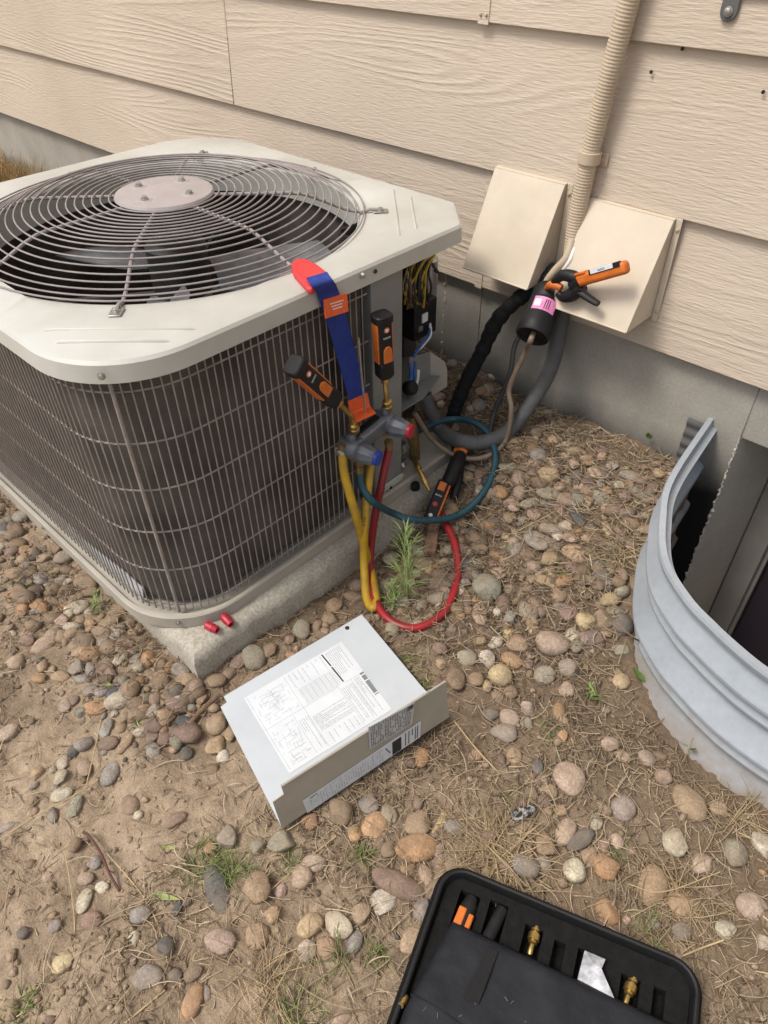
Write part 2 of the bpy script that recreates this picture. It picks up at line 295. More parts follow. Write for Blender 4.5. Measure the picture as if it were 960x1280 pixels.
def mat_galv():
    m, n, nd, lk, b = newmat('galvanised_steel')
    geo = N(nd, 'ShaderNodeNewGeometry')
    v = N(nd, 'ShaderNodeTexVoronoi'); v.inputs['Scale'].default_value = 85; lk.new(geo.outputs['Position'], v.inputs['Vector'])
    a = N(nd, 'ShaderNodeTexNoise'); a.inputs['Scale'].default_value = 5; a.inputs['Detail'].default_value = 7; a.inputs['Roughness'].default_value = 0.65; lk.new(geo.outputs['Position'], a.inputs['Vector'])
    cr = N(nd, 'ShaderNodeValToRGB'); cr.color_ramp.elements[0].position = 0.3; cr.color_ramp.elements[1].position = 0.7
    cr.color_ramp.elements[0].color = (0.31, 0.345, 0.38, 1); cr.color_ramp.elements[1].color = (0.40, 0.435, 0.475, 1); lk.new(a.outputs['Fac'], cr.inputs[0])
    hsv = N(nd, 'ShaderNodeMixRGB', blend_type='OVERLAY'); hsv.inputs[0].default_value = 0.05; lk.new(cr.outputs[0], hsv.inputs[1]); lk.new(v.outputs['Distance'], hsv.inputs[2])
    # soil splashed up the foot of the steel
    sp = N(nd, 'ShaderNodeSeparateXYZ'); lk.new(geo.outputs['Position'], sp.inputs[0])
    dn = N(nd, 'ShaderNodeTexNoise'); dn.inputs['Scale'].default_value = 22; dn.inputs['Detail'].default_value = 7; dn.inputs['Roughness'].default_value = 0.7; lk.new(geo.outputs['Position'], dn.inputs['Vector'])
    dz = N(nd, 'ShaderNodeMath', operation='MULTIPLY_ADD'); dz.inputs[1].default_value = -0.22; lk.new(dn.outputs['Fac'], dz.inputs[0]); lk.new(sp.outputs[2], dz.inputs[2])
    dr = N(nd, 'ShaderNodeMapRange'); dr.inputs[1].default_value = -0.02; dr.inputs[2].default_value = -0.115; dr.inputs[4].default_value = 0.75; lk.new(dz.outputs[0], dr.inputs[0])
    dx_ = N(nd, 'ShaderNodeMixRGB'); lk.new(dr.outputs[0], dx_.inputs[0]); lk.new(hsv.outputs[0], dx_.inputs[1]); dx_.inputs[2].default_value = (0.27, 0.215, 0.16, 1)
    lk.new(dx_.outputs[0], b.inputs['Base Color']); b.inputs['Metallic'].default_value = 0.2
    mr = N(nd, 'ShaderNodeMapRange'); mr.inputs[3].default_value = 0.42; mr.inputs[4].default_value = 0.62; lk.new(a.outputs['Fac'], mr.inputs[0]); lk.new(mr.outputs[0], b.inputs['Roughness'])
    return m
M['galv'] = mat_galv()
def mat_glass():
    m, n, nd, lk, b = newmat('dark_window_glass')
    b.inputs['Base Color'].default_value = (0.042, 0.034, 0.044, 1); b.inputs['Roughness'].default_value = 0.12; b.inputs['Coat Weight'].default_value = 0.4
    return m
M['glass'] = mat_glass()

# ------------------------------------------------------------------ mesh helpers
ORG = {}
def V(*a): return np.array(a, float)
def unit(v): v = np.asarray(v, float); return v/np.linalg.norm(v)
def catmull(pts, k=8):
    P = [np.asarray(p, float) for p in pts]; P = [2*P[0]-P[1]]+P+[2*P[-1]-P[-2]]; o = []
    for i in range(1, len(P)-2):
        for j in range(k):
            t = j/k; a, b, c, d = P[i-1:i+3]
            o.append(0.5*((2*b)+(c-a)*t+(2*a-5*b+4*c-d)*t*t+(3*b-a-3*c+d)*t**3))
    o.append(P[-2]); return o
class MB:
    def __init__(s): s.v = []; s.f = []
    def add(s, vs_, fs):
        b = len(s.v); s.v += [tuple(map(float, q)) for q in vs_]; s.f += [tuple(b+i for i in f) for f in fs]; return s
    def box(s, c, size, ax=None):
        A = np.eye(3) if ax is None else np.array(ax, float); c = np.asarray(c, float); h = np.asarray(size, float)/2
        P = [c+A[0]*i*h[0]+A[1]*j*h[1]+A[2]*k*h[2] for k in (-1, 1) for j in (-1, 1) for i in (-1, 1)]
        return s.add(P, [(0, 2, 3, 1), (4, 5, 7, 6), (0, 1, 5, 4), (2, 6, 7, 3), (0, 4, 6, 2), (1, 3, 7, 5)])
    def prism(s, poly, off):
        n = len(poly); off = np.asarray(off, float); P = [np.asarray(p, float) for p in poly]
        return s.add(P+[p+off for p in P], [tuple(range(n))[::-1], tuple(range(n, 2*n))]+[(i, (i+1) % n, n+(i+1) % n, n+i) for i in range(n)])
    def tube(s, pts, r, n=10, closed=False, flat=None):
        P = [np.asarray(p, float) for p in pts]; L = len(P)
        R_ = [r]*L if np.isscalar(r) else list(r)
        T = []
        for i in range(L):
            a = P[(i-1) % L] if closed or i > 0 else P[i]; b = P[(i+1) % L] if closed or i < L-1 else P[i]
            T.append(unit(b-a))
        u = np.cross(T[0], (0, 0, 1)); u = unit(u) if np.linalg.norm(u) > 1e-3 else V(1, 0, 0)
        vs_ = []
        for i in range(L):
            u = unit(u-T[i]*u.dot(T[i])); w_ = np.cross(T[i], u)
            for k in range(n):
                a = 2*math.pi*k/n; vs_.append(P[i]+R_[i]*(math.cos(a)*u+math.sin(a)*w_*(flat or 1)))
        fs = []
        for i in range(L if closed else L-1):
            j = (i+1) % L
            fs += [(i*n+k, i*n+(k+1) % n, j*n+(k+1) % n, j*n+k) for k in range(n)]
        if not closed: fs += [tuple(range(n))[::-1], tuple(range((L-1)*n, L*n))]
        return s.add(vs_, fs)
    def lathe(s, prof, o, axis, n=24):
        """profile of (radius, height along axis)"""
        a = unit(axis); u = np.cross(a, (0, 0, 1)); u = unit(u) if np.linalg.norm(u) > 1e-3 else V(1, 0, 0); w_ = np.cross(a, u); o = np.asarray(o, float)
        vs_ = [o+a*h+r*(math.cos(2*math.pi*k/n)*u+math.sin(2*math.pi*k/n)*w_) for r, h in prof for k in range(n)]
        L = len(prof); fs = [(i*n+k, i*n+(k+1) % n, (i+1)*n+(k+1) % n, (i+1)*n+k) for i in range(L-1) for k in range(n)]
        fs += [tuple(range(n))[::-1], tuple(range((L-1)*n, L*n))]
        return s.add(vs_, fs)
    def ribbon(s, pts, wv, width, th):
        P = [np.asarray(p, float) for p in pts]; L = len(P); wv = unit(wv); vs_ = []
        wd = [width]*L if np.isscalar(width) else width
        for i in range(L):
            t = unit(P[min(i+1, L-1)]-P[max(i-1, 0)]); n_ = unit(np.cross(t, wv))
            vs_ += [P[i]-wv*wd[i]/2-n_*th/2, P[i]+wv*wd[i]/2-n_*th/2, P[i]+wv*wd[i]/2+n_*th/2, P[i]-wv*wd[i]/2+n_*th/2]
        fs = [(i*4+k, i*4+(k+1) % 4, i*4+4+(k+1) % 4, i*4+4+k) for i in range(L-1) for k in range(4)]+[(3, 2, 1, 0), tuple((L-1)*4+k for k in range(4))]
        return s.add(vs_, fs)
    def build(s, name, mat, parent=None, smooth=35, bevel=0.0, seg=2):
        P = np.array(s.v)
        if parent is not None: o = ORG[parent.name]
        else: o = np.array([P[:, 0].mean(), P[:, 1].mean(), P[:, 2].min()])
        me = bpy.data.meshes.new(name); me.from_pydata((P-o).tolist(), [], s.f); me.update()
        bmn = __import__('bmesh').new(); bmn.from_mesh(me); __import__('bmesh').ops.recalc_face_normals(bmn, faces=bmn.faces); bmn.to_mesh(me); bmn.free()
        if smooth:
            me.polygons.foreach_set('use_smooth', [True]*len(me.polygons)); me.set_sharp_from_angle(angle=rad(smooth))
        me.materials.append(M[mat] if isinstance(mat, str) else mat)
        ob = bpy.data.objects.new(name, me); COL.objects.link(ob)
        if parent is not None: ob.parent = parent
        else: ob.location = o
        ORG[ob.name] = o
        if bevel:
            b = ob.modifiers.new('bevel', 'BEVEL'); b.width = bevel; b.segments = seg; b.limit_method = 'ANGLE'; b.angle_limit = rad(40)
        return ob
def tag(o, label=None, cat=None, group=None, kind=None):
    if label: o['label'] = label
    if cat: o['category'] = cat
    if group: o['group'] = group
    if kind: o['kind'] = kind
    return o
def thing(name, loc, label, cat, group=None):
    e = bpy.data.objects.new(name, None); COL.objects.link(e); e.location = loc; e.empty_display_size = 0.05
    ORG[e.name] = np.array(loc, float); return tag(e, label, cat, group)
def text_mesh(name, s, size, o, xa, ya, mat, parent):
    cu = bpy.data.curves.new(name, 'FONT'); cu.body = s; cu.size = size; cu.align_x = 'CENTER'; cu.align_y = 'CENTER'; cu.resolution_u = 2
    t = bpy.data.objects.new('tmp', cu); COL.objects.link(t); dg = bpy.context.evaluated_depsgraph_get()
    me = bpy.data.meshes.new_from_object(t.evaluated_get(dg)); bpy.data.objects.remove(t)
    xa, ya = unit(xa), unit(ya); n_ = np.cross(xa, ya); off = np.asarray(o)-ORG[parent.name]
    me.transform(Matrix(((xa[0], ya[0], n_[0], off[0]), (xa[1], ya[1], n_[1], off[1]), (xa[2], ya[2], n_[2], off[2]), (0, 0, 0, 1))))
    me.materials.clear(); me.materials.append(M[mat]); ob = bpy.data.objects.new(name, me); COL.objects.link(ob); ob.parent = parent; ORG[ob.name] = ORG[parent.name]; return ob
def screw(p, n_, r, parent, mat='steel', name='screw'):
    return MB().lathe([(r*1.35, 0), (r*1.35, r*0.35), (r, r*0.4), (r*0.95, r*1.0), (r*0.55, r*1.2)], p, n_, 10).build(name, mat, parent)
def bulk(name, vs_, fs, cols, mat, label, cat, kind='stuff'):
    me = bpy.data.meshes.new(name); me.from_pydata(vs_.tolist(), [], fs); me.update()
    if cols is not None:
        at = me.color_attributes.new('Col', 'FLOAT_COLOR', 'POINT'); at.data.foreach_set('color', np.c_[cols, np.ones(len(cols))].astype(np.float32).ravel())
    me.polygons.foreach_set('use_smooth', [True]*len(me.polygons)); me.materials.append(M[mat])
    o = bpy.data.objects.new(name, me); COL.objects.link(o); return tag(o, label, cat, kind=kind)

# ------------------------------------------------------------------ window well outline (plan), needed by the ground
RIMZ = 0.278
well_half = [W(889, 527, 0)[:2]]+[G(px, py, RIMZ)[:2] for px, py in ((841, 600), (830, 650), (833, 700), (861, 748), (892, 781), (921, 808), (957, 837))]
wx_c = well_half[-1][0]+0.07
half = [np.append(p, 0) for p in well_half]
half[0] = V(half[0][0], 0.0, 0); 
full = half+[V(wx_c, half[-1][1]-0.006, 0)]+[V(2*wx_c-p[0], p[1], 0) for p in half[::-1]]
well_path = np.array(catmull(full, 10))[:, :2]
def inside_well(x, y, grow=0.0):
    cx, cy = wx_c, -0.2
    P = well_path-np.array([cx, cy]); L = np.hypot(P[:, 0], P[:, 1]); P = P*((L+grow)/L)[:, None]+np.array([cx, cy])
    x = np.asarray(x); y = np.asarray(y); ins = np.zeros(x.shape, bool)
    Q = np.vstack([P, [[P[-1, 0], 0.3], [P[0, 0], 0.3]]]); j = len(Q)-1
    for i in range(len(Q)):
        xi, yi = Q[i]; xj, yj = Q[j]
        c = ((yi > y) != (yj > y)) & (x < (xj-xi)*(y-yi)/((yj-yi) if abs(yj-yi) > 1e-9 else 1e-9)+xi); ins ^= c; j = i
    return ins

# ------------------------------------------------------------------ ground: one sheet, fine near the wall, coarse to the horizon
def axis_pts(a, b, step, far):
    core = np.arange(a, b, step); o1 = []; d = step; p = core[-1]
    while p < far: d *= 1.25; p += d; o1.append(p)
    o2 = []; d = step; p = core[0]
    while p > -far: d *= 1.25; p -= d; o2.append(p)
    return np.concatenate([o2[::-1], core, o1])
gx = axis_pts(-2.4, 0.75, 0.0075, 60); gy = axis_pts(-1.75, 0.02, 0.0075, 60)
XX, YY = np.meshgrid(gx, gy, indexing='ij')
ZZ = gz(XX, YY)
fade = np.exp(-np.maximum(0, np.hypot(np.maximum(0, np.abs(XX+0.8)-1.7), np.maximum(0, np.abs(YY+0.85)-0.95)))*1.5)
ZZ = ZZ+rough(XX, YY)*fade + 0.0035*fbm(XX*95, YY*95, 2)*fade
wl = inside_well(XX, YY, -0.010); ZZ = np.where(wl, -0.97, ZZ)
nx, ny = len(gx), len(gy)
idx = np.arange(nx*ny).reshape(nx, ny)
fs = np.stack([idx[:-1, :-1].ravel(), idx[1:, :-1].ravel(), idx[1:, 1:].ravel(), idx[:-1, 1:].ravel()], 1)
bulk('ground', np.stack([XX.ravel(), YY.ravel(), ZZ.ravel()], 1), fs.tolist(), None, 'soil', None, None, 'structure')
def gtop(x, y): return float(gz(x, y)+rough(x, y))

# ------------------------------------------------------------------ house wall: foundation, lap siding, window
house = thing('house_wall', (0, 0, 0), 'house wall of beige lap siding over a grey concrete foundation', 'wall')
ZS = float(W(580, 348, -0.014)[2]); EXP_ = 0.2705
XO0 = float(W(925, 548, 0)[0]); ZO = float(W(925, 548, 0)[2]); XO1 = 2*wx_c-XO0
joints = [-9.0, -6.2, -3.9, -2.55, float(W(603, 360)[0]), XO0]
FT = 0.24
XR0 = XO0+.052; XR1 = 2*wx_c-XR0
for i in range(len(joints)-1):
    a, b = joints[i], joints[i+1]
    MB().box(((a+b)/2, FT/2, (-1.1+ZS+0.03)/2), (b-a-(0.005 if i < 4 else 0.0), FT, ZS+1.13)).build('foundation_panel', 'found', house, bevel=0.003)
MB().box(((XO0+XO1)/2, FT/2, (ZO+ZS+0.03)/2), (XO1-XO0, FT-0.001, ZS+0.03-ZO)).build('foundation_lintel', 'found', house, bevel=0.004)
MB().box(((XO0+XO1)/2, FT/2+0.001, -0.98), (XO1-XO0, FT, 0.24)).build('foundation_sill', 'reveal', house, bevel=0.004)
MB().box(((XO1+4)/2, FT/2, (-1.1+ZS+0.03)/2), (4-XO1, FT, ZS+1.13)).build('foundation_panel', 'found', house, bevel=0.003)
# rough concrete crust along the opening and the form seam
def crust(x, z0, z1, name, amp):
    zz = np.arange(z0, z1, .006); P = [V(x+rnd.uniform(-1, 1)*amp*.5, rnd.uniform(-.3, .5)*amp, z) for z in zz]
    return MB().tube(P, [amp*rnd.choice((.25, .4, .6, 1.0))*rnd.uniform(.7, 1.1) for _ in zz], 6).build(name, 'reveal', house, smooth=15)
crust(XO0, -0.80, ZO, 'crumbled_edge', 0.0042)
crust(float(W(557, 345)[0]), 0.1, ZS-.01, 'form_seam', 0.0045)
# window in the well, set back behind splayed concrete reveals
for xa, xb in ((XO0, XR0), (XO1, XR1)):
    MB().prism([(xa, .0, -.86), (xb, .185, -.86), (xb, .2385, -.86), (xa, .2385, -.86)], (0, 0, .86+ZO-.001)).build('window_reveal', 'reveal', house)
MB().box(((XO0+XO1)/2, 0.232, (ZO-0.86)/2), (XR1-XR0-.004, 0.01, ZO+0.86-.006)).build('window_back', 'dark_in', house)
fr = 0.060; zb, zt = -0.855, ZO-0.004
m = MB()
for (x0, x1, z0, z1) in ((XR0+.002, XR0+.002+fr, zb, zt), (XR1-.002-fr, XR1-.002, zb, zt), (XR0+.002+fr, XR1-.002-fr, zb, zb+fr), (XR0+.002+fr, XR1-.002-fr, zt-fr, zt)):
    m.box(((x0+x1)/2, 0.198, (z0+z1)/2), (x1-x0, 0.04, z1-z0))
wf = m.build('window_frame', 'winframe', house, bevel=0.003)
for (x0, x1) in ((XR0+fr+.0, XR0+fr+.014), (wx_c-.015, wx_c+.015)):
    MB().box(((x0+x1)/2, 0.206, (zb+zt)/2), (x1-x0, 0.026, zt-zb-2*fr-.004)).build('sash', 'winframe', wf, bevel=0.002)
MB().box(((XR0+XR1)/2, 0.214, (zb+zt)/2), (XR1-XR0-2*fr, 0.006, zt-zb-2*fr)).build('window_pane', 'glass', house)
# lap siding boards
ZT = [ZS+k*EXP_ for k in range(9)]
jx = {0: [-9, -4.6, float(W(607, 300, -.012)[0]), 4], 1: [-9, -6.0, -3.4+0.9*0, 4], 2: [-9, -5.4, float(W(288, 60, -.012)[0]), 1.3, 4], 3: [-9, -3.2, float(W(611, 10, -.012)[0]), 4]}
jx[1] = [-9, float(W(288, 60, -.012)[0]), 1.3, 4]; jx[2] = [-9, -4.4, float(W(611, 10, -.012)[0]), 4]; jx[3] = [-9, -3.1, 0.2, 4]
for k in range(8):
    z0, z1 = ZT[k], ZT[k]+EXP_+0.02
    js = jx.get(k, [-9, -5+0.7*k, -1+0.3*k, 4])
    for i in range(len(js)-1):
        a, b = js[i]+0.0012, js[i+1]-0.0012
        yb0, yb1 = -0.026, -0.011
        # tilted board: bottom proud, top tucked behind the board above
        P = [(a, yb0, z0), (b, yb0, z0), (b, yb1, z1), (a, yb1, z1), (a, yb0+.0105, z0), (b, yb0+.0105, z0), (b, yb1+.0105, z1), (a, yb1+.0105, z1)]
        MB().add(P, [(0, 1, 2, 3), (7, 6, 5, 4), (0, 4, 5, 1), (3, 2, 6, 7), (0, 3, 7, 4), (1, 5, 6, 2)]).build('siding_board', 'siding', house, bevel=0.0016)
MB().box((-2.5, 0.10, (ZS+2.6)/2+.035), (13, 0.199, 2.6-ZS)).build('sheathing', 'dark_in', house)
# joint covers
for (px, k, wd) in ((611, 2, 0.026), (604, 0, 0.02)):
    xj = jx[k][2]; z0 = ZT[k]-0.003; z1 = ZT[k]+EXP_
    j = MB().add([(xj+s_*wd/2, y, z) for z, y in ((z0, -.0285), (z1-.004, -.0142)) for s_ in (-1, 1)]+[(xj+s_*wd/2, y, z) for z, y in ((z0, -.0262), (z1-.004, -.0118)) for s_ in (-1, 1)],
             [(0, 1, 3, 2), (4, 6, 7, 5), (0, 4, 5, 1), (2, 3, 7, 6), (0, 2, 6, 4), (1, 5, 7, 3)]).build('joint_cover', 'siding', house)
    if k == 2:
        for s_ in (-1, 1): screw((xj+s_*.007, -.0285, z0+.016), (0, -1, 0), 0.0025, house, 'beige_paint', 'nail_head')
for (px, py) in ((814, 90), (954, 115), (853, 61)):
    p = W(px, py, -0.0195); MB().lathe([(0.0034, 0), (0.0030, .0014), (0.001, .0015)], p, (0, -1, 0), 8).build('nail_hole', 'dark_in', house)

# grey steel bracket screwed on near the top right
p0 = W(912, 14, -0.026)
br = thing('wall_bracket', tuple(p0), 'grey steel bracket tab screwed to the siding right of the conduit', 'bracket')
ang = [rad(a) for a in range(180, 361, 20)]
pl = [p0+V(.014*math.cos(a), 0, .014*math.sin(a)) for a in ang]+[p0+V(.014, 0, .022), p0+V(.11, 0, .022), p0+V(.11, 0, .05), p0+V(-.014, 0, .05)]
MB().prism(pl, (0, -.004, 0)).build('plate', 'grey_pipe', br, bevel=.001)
screw(p0+V(0, -.004, 0), (0, -1, 0), .0055, br)

# ------------------------------------------------------------------ vent hoods
def hood(pTL, pTR, zb, depth, label, flange_side, dx=0.0):
    a = W(*pTL, -0.03); b = W(*pTR, -0.03); x0, x1, zt = float(a[0]), float(b[0])+dx, float((a[2]+b[2])/2)
    yw = -0.024; h = thing('vent_hood', (x0, yw, zb), label, 'vent hood', 'vent hoods on the siding')
    t = 0.003; yt = yw-0.012; yd = yw-depth
    # folded sheet: sloping face, top lip, two triangular cheeks, open below
    MB().add([(x0, yt, zt), (x1, yt, zt), (x1, yd, zb), (x0, yd, zb), (x0, yt+t, zt-t), (x1, yt+t, zt-t), (x1, yd+t, zb), (x0, yd+t, zb)],
             [(0, 1, 2, 3), (7, 6, 5, 4), (0, 3, 7, 4), (1, 5, 6, 2), (0, 4, 5, 1), (3, 2, 6, 7)]).build('front_sheet', 'hood', h, bevel=.0015)
    MB().add([(x0, yw, zt+.002), (x1, yw, zt+.002), (x1, yt, zt+.001), (x0, yt, zt+.001), (x0, yw, zt-.002), (x1, yw, zt-.002), (x1, yt, zt-.003), (x0, yt, zt-.003)],
             [(0, 1, 2, 3), (7, 6, 5, 4), (0, 3, 7, 4), (1, 5, 6, 2), (0, 4, 5, 1), (3, 2, 6, 7)]).build('top_lip', 'hood', h)
    for x, s_ in ((x0, 1), (x1, -1)):
        MB().prism([(x+s_*.0005, yw, zt-.003), (x+s_*.0005, yt+.001, zt-.003), (x+s_*.0005, yd+.002, zb+.0005), (x+s_*.0005, yw, zb+.0005)], (s_*t, 0, 0)).build('side_cheek', 'hood', h)
    for s_ in flange_side:
        xf = x1 if s_ > 0 else x0
        MB().box((xf+s_*.0065, yw-.0015, (zt+zb)/2-.004), (.013, .003, zt-zb+.012)).build('mounting_flange', 'hood', h, bevel=.001)
        for z in (zt-.018, zb+.012): screw((xf+s_*.0075, yw-.003, z), (0, -1, 0), .0032, h, 'beige_paint')
    MB().tube([(x0+.002, yd+.001, zb+.001), (x1-.002, yd+.001, zb+.001)], .0022, 8).build('hem', 'hood', h)
    MB().box(((x0+x1)/2, yw-.03, zb+.055), (x1-x0-.03, .004, .09), ((1, 0, 0), (0, .94, -.34), (0, .34, .94))).build('damper_flap', 'hood', h)
    return h
ZHB = float(W(787, 413, -0.115)[2])
h1 = hood((621, 206), (708, 233), ZHB+.016, 0.106, 'cream sheet metal vent hood left of the wall conduit, dented face', (1,))
h2 = hood((739, 247), (838, 274), ZHB, 0.108, 'cream sheet metal vent hood right of the wall conduit, behind the orange clamp', (1,), .010)

# ------------------------------------------------------------------ concrete pad
sx1 = -0.829; sy0 = -1.072; padz = 0.075
pad_b = MB()
def wob(n, a, b):   # slightly worn edge
    return [a+(b-a)*t+V(rnd.uniform(-.003, .003), rnd.uniform(-.003, .003), 0) for t in np.linspace(0, 1, n)]
cs = [V(-1.80, sy0, 0), V(sx1, sy0, 0), V(sx1, -0.19, 0), V(-1.80, -0.19, 0)]
lp = []
for i in range(4): lp += wob(40, cs[i], cs[(i+1) % 4])[:-1]
cpd = V(-1.315, -.63, 0); rings = []
for z, ins in ((-0.10, 0.0), (0.052, 0.0), (0.066, 0.004), (0.073, 0.011), (padz, 0.02)):
    rings.append([q+(cpd-q)*ins*1.6/np.linalg.norm(cpd-q)+V(0, 0, z+rnd.uniform(-.0012, .0012)) for q in lp])
n = len(lp); vv = [q for r in rings for q in r]
ff = [(i*n+k, i*n+(k+1) % n, (i+1)*n+(k+1) % n, (i+1)*n+k) for i in range(4) for k in range(n)]+[tuple(range(4*n, 5*n)), tuple(range(n))[::-1]]
pad = pad_b.add(vv, ff).build('concrete_pad', 'pad')
tag(pad, 'worn concrete pad under the air conditioner', 'concrete pad')

# ------------------------------------------------------------------ air conditioner
ac = thing('air_conditioner', (-1.33, -0.64, padz), 'outdoor air conditioner with cream top, dark coil guard and open wiring compartment', 'air conditioner')
xl, xr, yf, yb = -1.815, -0.868, -1.090, -0.192; zt = 0.655; RIM = 0.036
hubc = V(-1.330, -0.645, 0); HR = 0.380
def outline(ins, rc, ch, n=256, cx=hubc[0], cy=hubc[1]):
    """points of the rounded rectangle with one chamfered corner, met by rays from the fan centre"""
    x0, x1, y0, y1 = xl+ins, xr-ins, yf+ins, yb-ins; P = []
    def arc(ccx, ccy, a0, a1):
        return [(ccx+rc*math.cos(rad(a)), ccy+rc*math.sin(rad(a))) for a in np.linspace(a0, a1, 14)]
    P += arc(x0+rc, y0+rc, 180, 270)+arc(x1-rc, y0+rc, 270, 360)+[(x1, y1-ch), (x1-ch, y1)]+arc(x0+rc, y1-rc, 90, 180)
    P = np.array(P)-np.array([cx, cy]); E_ = np.roll(P, -1, 0)-P
    a = 2*math.pi*np.arange(n)/n; d = np.stack([np.cos(a), np.sin(a)], 1)
    den = d[:, :1]*E_[None, :, 1]-d[:, 1:]*E_[None, :, 0]; den = np.where(np.abs(den) < 1e-12, 1e-12, den)
    t = (P[:, 0]*E_[:, 1]-P[:, 1]*E_[:, 0])[None]/den; s_ = (P[None, :, 0]*d[:, 1:]-P[None, :, 1]*d[:, :1])/den
    t = np.where((t > 0) & (s_ >= -1e-6) & (s_ <= 1+1e-6) & (t < 5), t, 0).max(1)
    return [np.array([cx, cy])+d[k]*t[k] for k in range(n)]
nO = 256
def loop3(pts, z): return [V(p[0], p[1], z) for p in pts]
circ = lambda r: [hubc[:2]+r*np.array([math.cos(2*math.pi*k/nO), math.sin(2*math.pi*k/nO)]) for k in range(nO)]
RC, CHF = 0.165, 0.088
prof = [(circ(HR-.002), zt-.070), (circ(HR-.002), zt-.012), (circ(HR+.003), zt-.004), (circ(HR+.012), zt-.0002), (outline(.075, RC*.8, CHF*.7), zt+.003), (outline(.012, RC, CHF), zt), (outline(.005, RC, CHF), zt-.002), (outline(.0012, RC, CHF), zt-.007),
        (outline(0, RC, CHF), zt-RIM), (outline(.003, RC, CHF), zt-RIM), (outline(.006, RC, CHF), zt-.010), (outline(.05, RC*.8, CHF*.7), zt-.008), (circ(HR+.012), zt-.008), (circ(HR+.003), zt-.012), (circ(HR+.001), zt-.070)]
vv = [p for pts, z in prof for p in loop3(pts, z)]
ff = [(i*nO+k, i*nO+(k+1) % nO, ((i+1) % len(prof))*nO+(k+1) % nO, ((i+1) % len(prof))*nO+k) for i in range(len(prof)) for k in range(nO)]
cover = MB().add(vv, ff).build('top_cover', 'cover', ac, smooth=30)
for pa, pb in (((50, 413), (247, 411)), ((68, 428), (213, 426)), ((491, 236), (499, 296)), ((513, 246), (520, 287))):
    a = G(*pa, zt+.0015); b = G(*pb, zt+.0015)
    MB().tube([a+V(0, 0, -.003), a+(b-a)*.04, b+(a-b)*.04, b+V(0, 0, -.003)], [.002, .0032, .0032, .002], 8).build('embossed_rib', 'cover', cover)
for px, py in ((127, 470), (453, 344), (469, 339)):
    if px == 127: p = G(px, py, zt-.018); nrm = unit(V(1, -1, 0))
    else: p = X(px, py, xr+.0005); nrm = V(1, 0, 0)
    screw(p, nrm, .0045 if px != 469 else .003, cover, 'steel' if px != 469 else 'dark_in')
# fan guard: rings, spokes, hub plate
def dome(r): return zt+0.046-0.040*float(sstep(.25, .39, r))
fg = MB().lathe([(.005, dome(0)-.004), (.092, dome(0)-.004), (.097, dome(0)-.001), (.094, dome(0)+.004), (.089, dome(0)+.0055), (.005, dome(0)+.006)], hubc, (0, 0, 1), 48).build('fan_guard', 'hubplate', ac)
for a in (20, 110, 200, 290):
    q = hubc+V(.060*math.cos(rad(a)), .060*math.sin(rad(a)), dome(0)+.006)
    MB().lathe([(.016, -.001), (.013, .0008), (.010, .0006)], q, (0, 0, 1), 14).build('dimple', 'hubplate', fg); screw(q+V(0, 0, .0005), (0, 0, 1), .0058, fg)
nring = 19; r0, r1 = 0.106, 0.391
for i in range(nring):
    r = r0+(r1-r0)*i/(nring-1); z = dome(r)
    MB().tube([hubc+V(r*math.cos(t), r*math.sin(t), z) for t in np.linspace(0, 2*math.pi, 97)[:-1]], .00165, 6, closed=True).build('guard_ring', 'fanguard', fg)
spk = [(.080, dome(0)-.004)]+[(r, dome(r)-.0045) for r in np.linspace(.13, .385, 12)]
for k in range(8):
    a = rad(45*k); d = V(math.cos(a), math.sin(a), 0); corner = k % 2 == 1
    pr = spk+([(.405, zt+.007), (.424, zt+.006)] if corner else [(.398, zt+.006)])
    MB().tube([hubc+d*r+V(0, 0, z) for r, z in pr], .0034, 8).build('spoke', 'fanguard', fg)
    if corner:
        q = hubc+d*.424; MB().box(q+V(0, 0, zt+.0035), (.03, .02, .0022), (d, (-d[1], d[0], 0), (0, 0, 1))).build('foot', 'steel', fg, bevel=.001); screw(q+V(0, 0, zt+.0045), (0, 0, 1), .005, fg)
# fan below
fan = MB().lathe([(.02, .50), (.062, .505), (.062, .60), (.05, .612), (.02, .615)], hubc, (0, 0, 1), 28).build('fan_motor', 'motor', ac)
for k in range(3):
    a0 = rad(120*k-62); m = MB(); rows = []
    for r in np.linspace(.075, .345, 8):
        t = (r-.075)/.27; half_ = (.075+.075*t); row = []
        for s_ in np.linspace(-1, 1, 7):
            an = a0+s_*half_/max(r, .12)*.9; row.append(hubc+V(r*math.cos(an), r*math.sin(an), .490+.055*s_*(1-.35*t)+.012*(1-s_*s_)))
        rows.append(row)
    vv = [q for r in rows for q in r]; L = len(vv); vv += [q-V(0, 0, .003) for q in vv]
    ff = [(i*7+j, i*7+j+1, i*7+8+j, i*7+7+j) for i in range(7) for j in range(6)]; ff += [tuple(L+i for i in f)[::-1] for f in ff]
    bd = [j for j in range(7)]+[i*7+6 for i in range(1, 8)]+[7*7+j for j in range(5, -1, -1)]+[i*7 for i in range(6, 0, -1)]
    ff += [(bd[i], bd[(i+1) % len(bd)], L+bd[(i+1) % len(bd)], L+bd[i]) for i in range(len(bd))]
    m.add(vv, ff).build('fan_blade', 'blade', ac)
MB().lathe([(.02, .47), (.085, .472), (.085, .478), (.02, .48)], hubc, (0, 0, 1), 24).build('blade_hub', 'blade', ac)
for k in range(4):
    a = rad(45+90*k); d = V(math.cos(a), math.sin(a), 0); MB().tube([hubc+d*.06+V(0, 0, .495), hubc+d*.40+V(0, 0, .47)], .006, 8).build('motor_arm', 'motor', fan)
